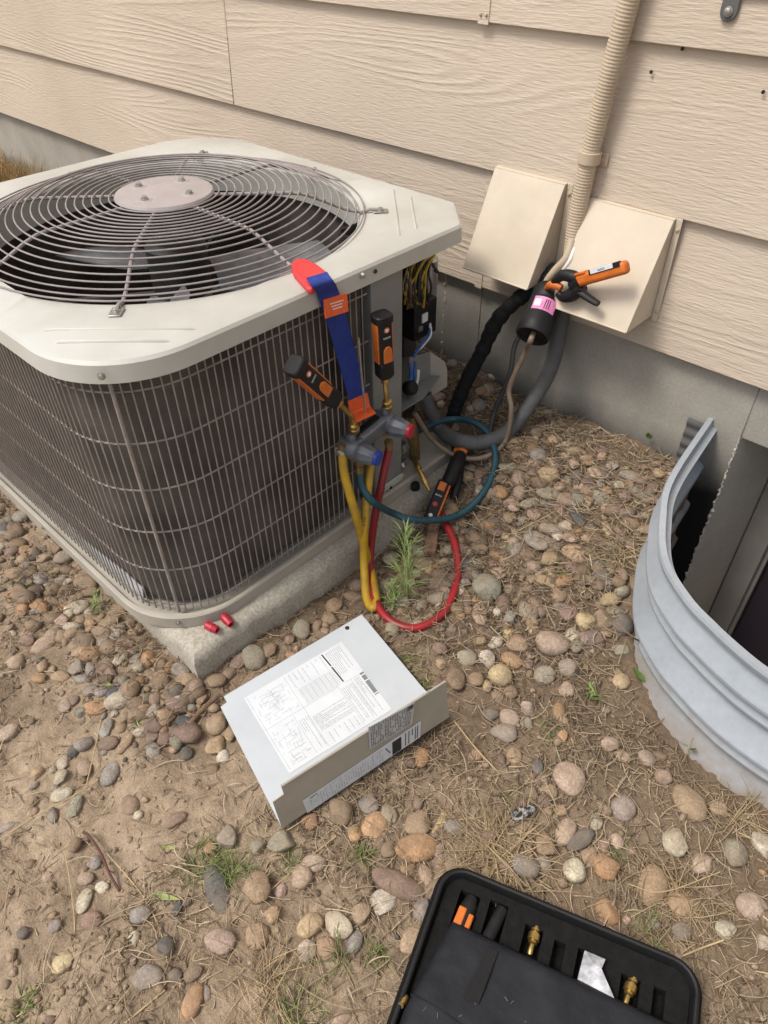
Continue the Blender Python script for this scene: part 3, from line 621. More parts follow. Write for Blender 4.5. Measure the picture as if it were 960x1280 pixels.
# base pan
def side_path(ins, y_start=-0.534, x_end=-1.02, step=0.0150, rc=0.15):
    """around the body from the service post: right face, front, left, back"""
    x0, x1, y0, y1 = xl+ins, xr-ins, yf+ins, yb-ins; P = [(x1, y_start)]
    def arc(cx, cy, a0, a1): return [(cx+rc*math.cos(rad(a)), cy+rc*math.sin(rad(a))) for a in np.linspace(a0, a1, 13)]
    P += arc(x1-rc, y0+rc, 0, -90)+arc(x0+rc, y0+rc, -90, -180)+arc(x0+rc, y1-rc, 180, 90)+[(x_end, y1)]
    P = np.array(P); L = np.r_[0, np.cumsum(np.hypot(*np.diff(P, axis=0).T))]; s_ = np.arange(0, L[-1], step)
    return np.stack([np.interp(s_, L, P[:, 0]), np.interp(s_, L, P[:, 1])], 1)
bpz0, bpz1 = padz+.001, padz+.030
o0 = outline(-.004, RC*.98, CHF); o1 = outline(.004, RC*.97, CHF); o2 = outline(.05, RC*.8, CHF*.8); o3 = outline(.006, RC*.98, CHF)
prof = [(o3, bpz0), (o0, bpz0), (o0, bpz1-.003), (outline(-.002, RC*.98, CHF), bpz1), (o1, bpz1), (o1, bpz1-.012), (o2, bpz1-.014), (circ(.05), bpz1-.014)]
vv = [p for pts, z in prof for p in loop3(pts, z)]
ff = [(i*nO+k, i*nO+(k+1) % nO, (i+1)*nO+(k+1) % nO, (i+1)*nO+k) for i in range(len(prof)-1) for k in range(nO)]+[tuple(range(7*nO, 8*nO)), tuple(range(nO))]
base = MB().add(vv, ff).build('base_pan', 'beige_metal', ac, smooth=30)
pf = unit(V(1, -1, 0)); q = V(xr+.004-RC*.98, yf-.004+RC*.98, padz+.016)+pf*RC*.98; screw(q, pf, .0042, base)
q = G(38, 668, padz+.018); screw(V(q[0], yf-.004, padz+.018), (0, -1, 0), .0036, base)
# bright galvanised pan floor showing inside the guard foot along the front
MB().add([(-1.30, yf+.024, bpz1-.004), (-1.00, yf+.024, bpz1-.004), (-1.00, yf+.031, bpz1+.030), (-1.06, yf+.031, bpz1+.030), (-1.30, yf+.027, bpz1+.004), (-1.30, yf+.026, bpz1-.004), (-1.00, yf+.026, bpz1-.004), (-1.00, yf+.033, bpz1+.029), (-1.06, yf+.033, bpz1+.029), (-1.30, yf+.029, bpz1+.003)],
         [(0, 1, 2, 3, 4), (9, 8, 7, 6, 5), (0, 4, 9, 5), (1, 6, 7, 2), (0, 5, 6, 1), (3, 8, 9, 4), (2, 7, 8, 3)]).build('pan_strip', 'galv_bright', ac)
# coil: two skins so that it is a solid wrap
cz0, cz1 = bpz1+.002, zt-.010
co = side_path(.036, step=.012, rc=.135); ci = side_path(.07, step=.012, rc=.10)
k_ = min(len(co), len(ci)); ci = np.array([co[i]+(np.array([hubc[0], hubc[1]])-co[i])*.03/np.linalg.norm(np.array([hubc[0], hubc[1]])-co[i]) for i in range(len(co))]); n = len(co)
vv = [V(*p, cz0) for p in co]+[V(*p, cz1) for p in co]+[V(*p, cz0) for p in ci]+[V(*p, cz1) for p in ci]
ff = [(i, i+1, n+i+1, n+i) for i in range(n-1)]+[(2*n+i+1, 2*n+i, 3*n+i, 3*n+i+1) for i in range(n-1)]+[(n+i, n+i+1, 3*n+i+1, 3*n+i) for i in range(n-1)]+[(0, n, 3*n, 2*n), (n-1, 3*n-1, 4*n-1, 2*n-1)]
MB().add(vv, ff).build('coil', 'coil', ac, smooth=30)
# wire guard round the coil: each upright a piece
gp = side_path(.0165); wz0, wz1 = bpz1-.004, zt-RIM-.004
hz = [wz0+.012+i*(wz1-wz0-.035)/5 for i in range(6)]
guard = MB().tube([V(*p, hz[0]) for p in side_path(.0190, step=.012)], .0017, 6).build('coil_guard', 'guard', ac)
for z in hz[1:]: MB().tube([V(*p, z) for p in side_path(.0190, step=.012)], .0017, 6).build('guard_hoop', 'guard', guard)
wm = MB().tube([V(0, 0, wz0), V(0, 0, wz1)], .0013, 6); w0 = None
for i, p in enumerate(gp[1:]):
    if w0 is None:
        w0 = MB().tube([V(p[0], p[1], wz0), V(p[0], p[1], wz1)], .0013, 6).build('guard_wire', 'guard', guard); pw = p
    else:
        c = w0.copy(); COL.objects.link(c); c.parent = guard; c.location = (p[0]-pw[0], p[1]-pw[1], 0); ORG[c.name] = ORG[guard.name]
# heavier corner upright
q = V(xr-.0135-.15, yf+.0135+.15, 0)+pf*.15; MB().tube([q+V(0, 0, wz0), q+V(0, 0, wz1)], .0034, 8).build('corner_rod', 'guard', guard)
# service post and dark slot beside it
yp0, yp1 = float(X(463, 360, -.885)[1]), float(X(503, 340, -.885)[1]); xp = -.884
MB().box((xp-.012, (yp0+yp1)/2, (padz+.008+zt-.012)/2), (.024, yp1-yp0, zt-.020-padz)).build('service_post', 'post', ac, bevel=.002)
MB().box((xp-.026, yp0-.010, (padz+zt)/2), (.006, .018, zt-padz-.03)).build('post_slot', 'dark_in', ac)
MB().box((xp+.004, yp1-.032, padz+.030), (.006, .060, .030)).build('post_foot', 'cover', ac, bevel=.001); screw((xp+.007, yp1-.045, padz+.03), (1, 0, 0), .003, ac, 'dark_in')
# compartment: back and side walls, tray
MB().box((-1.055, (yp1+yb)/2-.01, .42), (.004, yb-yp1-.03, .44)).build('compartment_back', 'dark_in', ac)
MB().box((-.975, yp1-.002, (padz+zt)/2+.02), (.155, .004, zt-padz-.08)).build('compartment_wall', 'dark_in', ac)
zty = float(X(503, 512, -.90)[2])
tr = MB().prism([(-.895, yp1+.002, zty), (-.895, yp1+.085, zty), (-.94, yb-.03, zty), (-1.05, yb-.03, zty), (-1.05, yp1+.002, zty)], (0, 0, .003)).build('tray', 'post', ac)
def quad_px(pts, plane, th, name, mat, parent, nrm=(1, 0, 0)):
    P = [X(px, py, plane) for px, py in pts]; return MB().prism(P, -unit(nrm)*th).build(name, mat, parent, bevel=.0006)
a1, a2, a3, a4 = X(512, 447, -.945), X(538, 440, -.945), X(538, 496, -.945), X(512, 505, -.945)
MB().prism([a1, a2, a3, a4], (-.002, 0, 0)).build('tray_back', 'post', tr)
b2, b3 = X(559, 462, -.915), X(559, 483, -.915); b4 = X(556, 452, -.92)
MB().prism([a2, b4, b2, b3, a3], (-.002, .001, 0)).build('tray_wing', 'beige_metal', tr)
# contactor, capacitor, wiring
c0 = X(522, 395, -.985)
ct = MB().box(c0, (.05, .075, .085)).build('contactor', 'plastic_black', ac, bevel=.004)
MB().box(X(531, 397, -.958), (.003, .018, .020)).build('contactor_label', 'white_paper', ct)
MB().box(X(525, 411, -.957), (.006, .014, .012)).build('terminal', 'steel', ct)
c1 = X(534, 352, -1.0); MB().lathe([(.024, -.05), (.026, -.045), (.026, .04), (.022, .045), (.005, .045)], c1+V(-.02, .02, 0), (0, 0, 1), 18).build('capacitor', 'capacitor', ac)
def wire(pp, mat, r=.0034, parent=ac, name='wire'): return MB().tube(catmull([X(*q) for q in pp], 6), r, 6).build(name, mat, parent)
for k, (pp, mm) in enumerate([(((542, 316, -.96), (530, 326, -.95), (520, 345, -.95), (517, 362, -.955), (522, 380, -.96)), 'wire_yellow'), (((538, 318, -.97), (526, 335, -.96), (524, 358, -.95), (528, 378, -.96)), 'motor'),
        (((545, 315, -.965), (533, 336, -.955), (531, 360, -.95), (529, 384, -.96)), 'wire_yellow'), (((512, 332, -.96), (508, 352, -.95), (512, 372, -.955)), 'motor'),
        (((520, 325, -.97), (513, 340, -.96), (514, 356, -.955), (522, 366, -.955)), 'wire_yellow'), (((536, 322, -.98), (528, 345, -.96), (520, 372, -.96)), 'motor'),
        (((538, 408, -.96), (535, 420, -.94), (526, 432, -.93), (517, 446, -.925)), 'wire_blue'), (((537, 402, -.965), (538, 418, -.945), (530, 430, -.935), (520, 440, -.93)), 'white_print'),
        (((512, 455, -.925), (514, 466, -.92), (512, 478, -.92)), 'wire_blue'), (((519, 452, -.925), (518, 468, -.92), (518, 482, -.92)), 'wire_blue'), (((523, 462, -.93), (522, 474, -.925), (519, 484, -.92)), 'white_print'),
        (((540, 330, -.97), (547, 340, -.965), (543, 338, -.97)), 'motor')]):
    wire(pp, mm)
for k in range(16):
    x0_ = rnd.uniform(506, 538); pts_ = [(x0_+rnd.uniform(-3, 10), 322+rnd.uniform(-4, 6), -.985), (x0_+rnd.uniform(-6, 6), 342+rnd.uniform(-5, 5), -.955), (x0_+rnd.uniform(-8, 4), 362+rnd.uniform(-6, 6), -.95), (min(536, x0_+rnd.uniform(-6, 8)), 383+rnd.uniform(-4, 4), -.965)]
    wire(pts_, ('motor', 'wire_yellow', 'brass_old', 'motor', 'grey_dark')[k % 5], .0026)
q = X(514, 488, -.915); MB().lathe([(.010, 0), (.0165, .003), (.0165, .020), (.012, .026), (.004, .027)], q+V(-.012, 0, 0), (.8, -.1, .5), 16).build('pressure_switch', 'plastic_black', ac, bevel=.001)
# service valves below the tray
fa0 = G(522, 584, .125)
sv = MB().tube([X(514, 520, -.93), X(517, 545, -.925), X(519, 575, -.92)], [.012, .014, .013], 10).build('service_valve', 'brass_old', ac)
MB().lathe([(.012, 0), (.015, .004), (.015, .022), (.010, .025)], X(506, 556, -.915), (0.3, -1, 0), 6).build('valve_cap', 'steel', sv)
MB().lathe([(.011, 0), (.013, .004), (.013, .020), (.008, .024)], X(505, 577, -.91), (0.3, -1, .1), 6).build('valve_cap', 'steel', sv)
MB().tube(catmull([X(518, 572, -.92), X(521, 580, -.885), fa0], 6), .006, 8).build('valve_port', 'brass_old', sv)

# ------------------------------------------------------------------ flexible hoses and fittings
def hose(name, pts, r, mat, label, cat='hose', group=None, k=9):
    t = MB().tube(catmull(pts, k), r, 12).build(name, mat); return tag(t, label, cat, group)
def fitting(p, d, parent, s=1.0, mat='brass', name='fitting'):
    return MB().lathe([(.006*s, 0), (.0085*s, .001*s), (.0085*s, .010*s), (.0065*s, .011*s), (.0065*s, .017*s), (.0078*s, .018*s), (.0078*s, .028*s), (.0055*s, .031*s)], p, d, 14).build(name, mat, parent)
hx = -.842
yh = thing('service_hose', tuple(GG(464, 755)), 'yellow service hose looping down from the manifold to the ground', 'hose', 'refrigerant hoses')
yp = [X(428, 566, -.850), X(431, 595, -.838), X(443, 638, -.812), GG(460, 700, .035), GG(470, 745, .016), GG(466, 760, .012), GG(458, 745, .014), X(455, 700, -.795), X(456, 650, -.808), X(461, 600, -.83), X(464, 578, -.845)]
MB().tube(catmull(yp, 9), .0092, 12).build('hose_tube', 'yellow_hose', yh)
fitting(yp[0]+V(0, 0, .022), (0, 0, -1), yh, 1.0, 'brass_old')
for k, (px_, py_) in enumerate(((456, 648), (455.6, 652), (455.3, 656), (454.5, 690), (454.5, 694))):
    q_ = X(px_, py_, -.806); tq = unit(CAM-q_); MB().box(q_+tq*.0088, (.0022, .0040, .0008), (unit(np.cross((0, 0, 1), tq)), unit(np.cross(tq, np.cross((0, 0, 1), tq))), tq)).build('print', 'ink', yh)
rh = thing('service_hose', tuple(GG(520, 785)), 'red service hose curling on the stones from the red valve', 'hose', 'refrigerant hoses')
rp = [X(486, 562, -.845), X(480, 590, -.832), X(470, 638, -.822), X(464, 680, -.812), GG(463, 715, .02), GG(469, 750, .014), GG(488, 776, .012), GG(521, 785, .012), GG(555, 765, .014), GG(572, 722, .013), GG(569, 682, .018), GG(556, 652, .018), GG(549, 636, .012)]
MB().tube(catmull(rp, 9), .0088, 12).build('hose_tube', 'red_hose', rh); fitting(rp[0]+V(0, 0, .024), (0, .0, -1), rh, 1.1, 'brass_old')
th = thing('service_hose', tuple(GG(570, 645)), 'dark teal service hose sweeping round from the blue valve', 'hose', 'refrigerant hoses')
tp = [X(449, 588, -.838), X(452, 608, -.828), X(466, 627, -.805), G(490, 641, .115), G(520, 650, .095), GG(570, 645, .03), GG(604, 616, .025), GG(619, 578, .03), GG(612, 545, .045), GG(592, 528, .055), GG(568, 524, .05), X(545, 528, -.93), X(520, 540, -.935)]
MB().tube(catmull(tp, 9), .0080, 12).build('hose_tube', 'teal_hose', th); fitting(tp[0]+V(0, 0, .030), (0, 0, -1), th, 1.2, 'brass_old')
bf = thing('hose_fitting', tuple(G(525, 600, .08)), 'brass hose fitting hanging from the service valve by the pad', 'fitting')
fa, fb = G(522, 584, .125), G(541, 622, .092); fd = unit(fb-fa)
MB().lathe([(.006, 0), (.008, .004), (.008, .012), (.005, .013), (.005, .020), (.0075, .021), (.0075, .050), (.004, .056), (.0035, .072)], fa-fd*.005, fd, 12).build('barrel', 'brass', bf)

# refrigerant pipes
tag(MB().tube(catmull([W(697, 335, -.05), W(676, 355, -.075), W(650, 372, -.095), W(622, 400, -.115), W(602, 440, -.135), W(586, 470, -.155), W(571, 505, -.175), W(566, 522, -.185)], 14),
    [.0162+.0026*((i/5.0+.6*float(vnoise(np.array(i*.21), np.array(1.7)))) % 1.0)+.003*float(vnoise(np.array(i*.33), np.array(3.3))) for i in range(7*14+1)], 14).build('insulated_pipe', 'black_wrap'), 'black tape wrapped pipe running down beside the left vent hood', 'pipe')
tag(MB().tube(catmull([W(567, 516, -.182), W(565, 528, -.19), GG(556, 532, .03), X(538, 530, -.94), X(520, 528, -.95)], 8), .011, 12).build('copper_pipe', 'rust'), 'rusty copper stub at the foot of the black wrapped pipe', 'pipe')
cdt = thing('flexible_conduit', tuple(W(735, 195, -.035)), 'ribbed flexible conduit coming down the siding, beige above and grey below', 'conduit')
def ribbed(pts, r, rib, pitch, name, mat, parent, n=14):
    P = np.array(catmull(pts, 30)); L = np.r_[0, np.cumsum(np.linalg.norm(np.diff(P, axis=0), axis=1))]; m_ = int(L[-1]/pitch*4); s_ = np.linspace(0, L[-1], m_)
    Q = [np.array([np.interp(t, L, P[:, i]) for i in range(3)]) for t in s_]
    return MB().tube(Q, [r+rib*(1 if (i % 4) in (1, 2) else -1) for i in range(m_)], n).build(name, mat, parent, smooth=60)
dtop = W(787, 0, -.047); dd = unit(dtop-W(760, 100, -.047))
ribbed([dtop+dd*.9, dtop+dd*.45, dtop, W(762, 95, -.047), W(737, 195, -.047), W(722, 268, -.05), W(713, 330, -.055)], .0182, .0005, .0058, 'painted_run', 'beige_paint', cdt)
ribbed([W(713, 330, -.055), W(708, 362, -.055), W(702, 395, -.055), W(690, 455, -.075), W(668, 497, -.10), GG(636, 538, .035), GG(606, 552, .045), GG(575, 551, .055), X(549, 535, -.93), X(536, 510, -.945), X(530, 492, -.955)], .0182, .0003, .0058, 'grey_run', 'grey_pipe', cdt)
st = thing('conduit_strap', tuple(W(737, 197, -.03)), 'beige one hole strap clamping the conduit to the siding', 'pipe strap')
sc, sd = W(737, 196, -.047), unit(W(737, 195, -.047)-W(733, 215, -.047))
MB().lathe([(.0215, -.011), (.0228, -.010), (.0228, .010), (.0215, .011)], sc, sd, 20).build('band', 'beige_paint', st)
tb = W(751, 199, -.0265); MB().box(tb+V(-.004, 0, 0), (.040, .0035, .024)).build('tab', 'beige_paint', st, bevel=.003); screw(tb+V(.003, -.002, 0), (0, -1, 0), .0042, st, 'beige_paint')
# liquid line with filter drier
da, db = W(688, 362, -.090), W(665, 421, -.185); dax = unit(db-da); dl = float(np.linalg.norm(db-da))
fd_ = thing('filter_drier', tuple(db), 'black filter drier canister with pink label between the vent hoods', 'filter drier')
fdb = MB().lathe([(.010, -.014), (.012, -.012), (.020, -.010), (.031, .000), (.0345, .008), (.0345, dl*.25), (.0335, dl*.27), (.0335, dl*.30), (.0348, dl*.32), (.0348, dl*.66), (.0375, dl*.72), (.0375, dl-.004), (.035, dl), (.031, dl-.001), (.028, dl-.006), (.012, dl-.010), (.010, dl-.010)], da, dax, 32).build('canister', 'plastic_black', fd_, smooth=40)
# pink label: patch on the canister facing out
lu = np.cross(dax, (0, 0, 1)); lu = unit(lu); lw = np.cross(dax, lu); toc = unit(CAM-da); a_c = math.atan2(toc.dot(lw), toc.dot(lu))
def patch(a0, a1, h0, h1, r, name, mat, parent):
    K = 12; vv = []
    for rr in (r, r-.001):
        for h in (h0, h1):
            for a in np.linspace(a0, a1, K): vv.append(da+dax*h+rr*(math.cos(a)*lu+math.sin(a)*lw))
    ff = [(i, i+1, K+i+1, K+i) for i in range(K-1)]+[(2*K+i+1, 2*K+i, 3*K+i, 3*K+i+1) for i in range(K-1)]
    return MB().add(vv, ff).build(name, mat, parent)
lb = patch(a_c-.75, a_c+.75, dl*.34, dl*.60, .0356, 'pink_label', 'pink_label', fd_)
for i in range(4): patch(a_c-.05-.13*i, a_c-.0-.13*i, dl*.38, dl*.56, .0361, 'print', 'ink', fdb) if i < 3 else None
patch(a_c+.25, a_c+.65, dl*.40, dl*.54, .0361, 'print', 'white_print', fdb)
patch(a_c-.3, a_c+.3, dl*.12, dl*.20, .0351, 'shoulder_label', 'grey_dark', fdb)
cl = hose('copper_pipe', [db-dax*.012, db+dax*.010, W(657, 440, -.15), W(641, 473, -.16), W(636, 490, -.165), W(639, 514, -.175), GG(631, 552, .03), GG(607, 571, .028), GG(573, 571, .035), X(541, 550, -.90), X(518, 516, -.915)], .0062, 'tanline', 'tan copper liquid line looping from the drier to the air conditioner', 'pipe')
hose('copper_pipe', [da+dax*.004, da-dax*.02, W(698, 344, -.078), W(703, 333, -.075), W(708, 318, -.062)], .0062, 'copper', 'short copper pipe above the filter drier held by the orange clamp', 'pipe')
hose('control_cable', [W(712, 322, -.068), W(700, 338, -.085), W(684, 362, -.088), W(672, 390, -.09), W(645, 428, -.11), W(637, 468, -.13), W(618, 515, -.15), GG(611, 545, .03), GG(600, 565, .02), GG(582, 573, .014), GG(565, 573, .012)], .0058, 'grey_dark', 'dark control cable running down behind the filter drier', 'cable')
hose('control_cable', [W(715, 300, -.07), W(708, 322, -.085), W(694, 338, -.093), W(684, 352, -.093), W(676, 372, -.085)], .0085, 'beige_paint', 'pale beige sleeve bending out between the vent hoods', 'cable')
hose('control_cable', [W(718, 310, -.075), W(712, 326, -.09), W(704, 338, -.095), W(697, 352, -.09)], .004, 'white_print', 'thin white cable bending out beside the right vent hood', 'cable')

# ------------------------------------------------------------------ strap and magnet on the cover edge
ms = thing('magnetic_strap', tuple(G(392, 342, zt)), 'blue webbing strap with red magnet pad hooked on the air conditioner top', 'strap')
zp = zt+.013
outl = [(364, 333), (365, 327), (370, 323), (378, 322.5), (388, 325), (398, 331), (407, 338), (414, 346), (413, 350), (403, 352), (390, 361), (385, 360), (375, 350), (367, 341)]
MB().prism([G(a, b+1, zp-.003)-V(0, 0, .010) for a, b in outl], (0, 0, .012)).build('magnet_pad', 'red_pad', ms, bevel=.004, seg=3)
wv = unit(G(414, 347, zp)-G(390, 358, zp))
sp = [G(396, 344, zp+.002), G(402, 353, zp+.003), G(407, 359, zt+.004), X(410, 366, xr+.006), X(413, 375, xr+.007), X(421, 400, xr+.003), X(432, 440, xr-.002), X(443, 480, xr+.004), X(450, 503, xr+.008)]
sp = catmull(sp, 6)
MB().ribbon(sp, (.05, 1, -.08), .044, .0022).build('webbing', 'blue_web', ms, smooth=60)
tc_ = X(420, 382, xr+.012); ta = unit(X(434, 373, xr+.012)-X(404, 382, xr+.012)); tb_ = unit(X(412, 394, xr+.016)-X(404, 379, xr+.012)); tb_ = unit(tb_-ta*tb_.dot(ta)); tn = np.cross(ta, tb_)
tg = MB().box(tc_, (.054, .032, .004), (ta, tb_, tn)).build('orange_tag', 'safety_orange', ms, bevel=.001)
for i, (o_, L_) in enumerate(((-.006, .030), (-.001, .024), (.004, .018))):
    x_ = -L_/2
    while x_ < L_/2:
        ln = rnd.uniform(.002, .005); MB().box(tc_+ta*(x_+ln/2)+tb_*o_+tn*(-.0022 if tn[0] < 0 else .0022), (ln, .0018, .0004), (ta, tb_, tn)).build('lettering', 'white_print', tg); x_ += ln+.001
oc = X(449, 508, xr+.010)
MB().ribbon([X(447, 496, xr+.007), X(450, 511, xr+.012), X(451, 514, xr+.016), X(458, 522, xr+.045)], (.05, 1, -.06), .050, .0025).build('orange_end', 'safety_orange', ms)

# ------------------------------------------------------------------ two valve manifold hanging from the strap
mA, mB_ = X(440, 560, -.842), X(481, 527, -.842); mu = unit(V(mB_[0]-mA[0], mB_[1]-mA[1], (mB_[2]-mA[2]))); mk = unit(np.cross(mu, (0, 0, 1))); mz = np.cross(mk, mu)
if mk[0] < 0: mk = -mk
mz = V(0, 0, 1)
mf = thing('gauge_manifold', tuple((mA+mB_)/2-V(0, 0, .03)), 'grey two valve refrigerant manifold with blue and red knobs', 'manifold')
mlen = float(np.linalg.norm(mB_-mA)); mid = (mA+mB_)/2
MB().box(mid+V(.004, 0, .004), (mlen+.01, .028, .030), (mu, mk, mz)).build('body', 'manifold', mf, bevel=.005)
MB().box(mid+mk*.012+V(0, 0, .0205), (mlen-.03, .013, .006), (mu, mk, mz)).build('rail', 'manifold_lt', mf, bevel=.0015)
MB().box(mid-mk*.006+V(0, 0, .0205), (mlen-.03, .012, .004), (mu, mk, mz)).build('slot', 'plastic_black', mf, bevel=.001)
MB().box(mid+mk*.0145+V(0, 0, .0), (mlen-.03, .003, .018), (mu, mk, mz)).build('sight_window', 'manifold_lt', mf, bevel=.001)
kd = unit(mk+mu*.22+V(0, 0, -.03))
for c, cap, nm in ((mA, 'blue_cap', 'blue'), (mB_, 'red_cap', 'red')):
    MB().lathe([(.015, -.026), (.020, -.024), (.022, -.018), (.022, .012), (.019, .018)], c-V(0, 0, .001), kd, 24).build('valve_body', 'manifold', mf)
    kn = MB().lathe([(.017, .012), (.021, .016), (.0225, .022), (.0225, .030), (.0190, .044), (.0170, .054), (.0150, .057)], c-V(0, 0, .003), kd, 10).build('valve_knob', 'manifold', mf, smooth=25, bevel=.0015)
    MB().lathe([(.0152, .054), (.0152, .0615), (.0130, .0635)], c-V(0, 0, .003), kd, 20).build('knob_cap', cap, kn)
    MB().lathe([(.009, 0), (.010, .004), (.010, .018), (.007, .022)], c+V(0, 0, .012), (0, 0, 1), 6).build('port', 'manifold', mf)
    MB().lathe([(.009, 0), (.010, .004), (.010, .016), (.007, .020)], c+V(0, 0, -.012), (0, 0, -1), 6).build('port', 'brass_old', mf)
screw(mA-kd*.02-mu*.014+mk*.008, -mu+mk*.6, .010, mf)
MB().tube([X(457, 519, xr+.030), X(452, 470, xr+.026), X(448, 422, xr+.022)], .0022, 8).build('hang_rod', 'steel', mf)
MB().lathe([(.006, 0), (.006, .003), (.0045, .004)], X(457, 520, xr+.034), (0.2, 0, 1), 10).build('hang_nut', 'steel', mf)

# ------------------------------------------------------------------ pressure probes on the manifold
def probe(base, top, face, label, stem, group='pressure probes'):
    base, top = np.asarray(base), np.asarray(top); a = unit(top-base); L = float(np.linalg.norm(top-base)); f_ = np.asarray(face, float); f_ = unit(f_-a*f_.dot(a)); s_ = np.cross(a, f_)
    t = thing('pressure_probe', tuple(base), label, 'probe', group)
    def sec(w_, d_, h, k=20):
        return [base+a*h+s_*w_*(abs(math.cos(q))**.55*(1 if math.cos(q) >= 0 else -1))+f_*d_*(abs(math.sin(q))**.55*(1 if math.sin(q) >= 0 else -1)) for q in np.linspace(0, 2*math.pi, k+1)[:-1]]
    def loft(rings, name, mat, par):
        k = len(rings[0]); vv = [q for r in rings for q in r]; ff = [(i*k+j, i*k+(j+1) % k, (i+1)*k+(j+1) % k, (i+1)*k+j) for i in range(len(rings)-1) for j in range(k)]+[tuple(range(k))[::-1], tuple(range((len(rings)-1)*k, len(rings)*k))]
        return MB().add(vv, ff).build(name, mat, par, smooth=40)
    W2, D2 = .0165, .0150
    b = loft([sec(.008, .008, 0), sec(.0125, .0120, .002), sec(.0165, .0155, .008), sec(.0165, .0155, L*.26), sec(W2*.95, D2*.95, L*.27), sec(W2*.95, D2*.95, L*.90)], 'body', 'plastic_black', t)
    loft([sec(.0185, .0170, L*.895), sec(.0185, .0170, L*.985), sec(.0165, .015, L)], 'end_cap', 'plastic_black', t)
    for sg in (-1, 1):
        MB().box(base+a*L*.585+s_*sg*(W2*.93), (L*.60, .004, D2*1.25), (a, s_, f_)).build('side_grip', 'orange', t, bevel=.0018)
    btn = [base+a*(L*.43+x_*.017)+s_*y_*.0095+f_*(D2*.93) for x_, y_ in ((-1, -1), (-.2, -1), (.6, -.9), (.95, -.45), (1, 0), (.95, .45), (.6, .9), (-.2, 1), (-1, 1))]
    MB().prism(btn, f_*.0035).build('button', 'orange', t, bevel=.001)
    MB().lathe([(.0058, 0), (.0058, .0012), (.004, .0014)], base+a*L*.80+f_*D2*.95, f_, 16).build('emblem', 'orange', t)
    MB().lathe([(.0035, 0), (.0035, .0019), (.002, .002)], base+a*L*.80+f_*D2*.95, f_, 12).build('emblem_dot', 'white_print', t)
    text_mesh('lettering', 'testo', .0078, base+a*L*.69+f_*(D2*.95+.0008), s_ if s_.dot(RW[:, 0]) > 0 else -s_, a, 'white_print', t) if group else None
    if stem is not None:
        st_ = [np.asarray(q) for q in stem]; MB().tube(catmull(st_, 6), .0052, 10).build('stem', 'brass', t)
        MB().lathe([(.0075, 0), (.0085, .002), (.0085, .011), (.006, .013)], st_[0]-a*.0, -a, 6).build('nut', 'brass', t)
        e = unit(st_[-1]-st_[-2]); MB().lathe([(.006, -.016), (.0095, -.014), (.0095, -.004), (.0105, -.003), (.0105, .006), (.008, .010)], st_[-1], e, 16).build('coupler', 'brass', t)
    return t
tocam = unit(CAM-mid)
pb = X(481, 472, -.838); pt_ = X(477, 392, -.838)
probe(pb, pt_, (1, -.25, .1), 'upright black and orange pressure probe above the red valve', [pb, X(482, 485, -.838), X(483, 497, -.838), X(484, 508, -.840)])
pb = X(420, 502, -.826); pt_ = X(366, 455, -.826)
probe(pb, pt_, (1, -.15, .45), 'tilted black and orange pressure probe above the blue valve', [pb, X(430, 511, -.834), X(440, 521, -.838), X(443, 536, -.842)])

# ------------------------------------------------------------------ clamp probes
def taper(pts, rr, name, mat, par, n=12, flat=None, k=5):
    P = catmull(pts, k); R_ = np.interp(np.linspace(0, 1, len(P)), np.linspace(0, 1, len(rr)), rr); return MB().tube(P, list(R_), n, flat=flat).build(name, mat, par)
yc = -.135
k1 = thing('pipe_clamp_probe', tuple(W(715, 372, yc)), 'black and orange clamp probe gripping the pipe above the filter drier', 'clamp probe', 'clamp probes')
taper([W(724, 350, yc), W(716, 346, yc), W(705, 344, yc), W(696, 349, yc), W(691, 355, yc)], [.011, .013, .012, .009, .006], 'upper_jaw', 'plastic_black', k1)
taper([W(728, 358, yc), W(715, 368, yc), W(704, 371, yc), W(697, 366, yc)], [.014, .015, .011, .007], 'lower_jaw', 'plastic_black', k1)
taper([W(726, 350, yc), W(716, 358, yc)], [.014, .014], 'pivot', 'plastic_black', k1)
taper([W(683, 360, yc+.01), W(688, 356, yc), W(696, 357, yc), W(702, 360, yc)], [.005, .008, .009, .007], 'jaw_pad', 'orange', k1)
ha, hb = W(722, 351, yc), W(785, 333, yc); hd = unit(hb-ha); hn = unit(np.cross(hd, np.cross(unit(CAM-ha), hd))); hs_ = np.cross(hd, hn); hl = float(np.linalg.norm(hb-ha))
hnd = MB().box((ha+hb)/2, (hl, .026, .024), (hd, hs_, hn)).build('handle', 'orange', k1, bevel=.008, seg=3)
up = hs_ if hs_[2] > 0 else -hs_
MB().box(ha+hd*hl*.62+up*.009+hn*.0085, (hl*.60, .0105, .010), (hd, hs_, hn)).build('handle_face', 'plastic_black', hnd, bevel=.001)
MB().box(ha+hd*hl*.58+up*.0095+hn*.0092, (hl*.44, .009, .0105), (hd, hs_, hn)).build('label', 'white_paper', hnd, bevel=.0005)
text_mesh('lettering', 'testo', .008, ha+hd*hl*.58+up*.0095+hn*.0150, hd, up, 'ink', k1)
MB().box(ha+hd*hl*.13+up*.0125+hn*.004, (hl*.22, .006, .018), (hd, hs_, hn)).build('button', 'orange', hnd, bevel=.002)
taper([W(720, 360, yc), W(730, 368, yc-.004), W(740, 375, yc-.008), W(748, 380, yc-.010)], [.012, .0105, .009, .0075], 'lower_handle', 'plastic_black', k1, flat=.75)
k2 = thing('pipe_clamp_probe', tuple(GG(560, 615)), 'black and orange clamp probe resting against the pad under the pipe loop', 'clamp probe', 'clamp probes')
taper([GG(583, 566, .045), GG(577, 564, .05), GG(569, 563, .045)], [.007, .009, .007], 'jaw_pad', 'orange', k2)
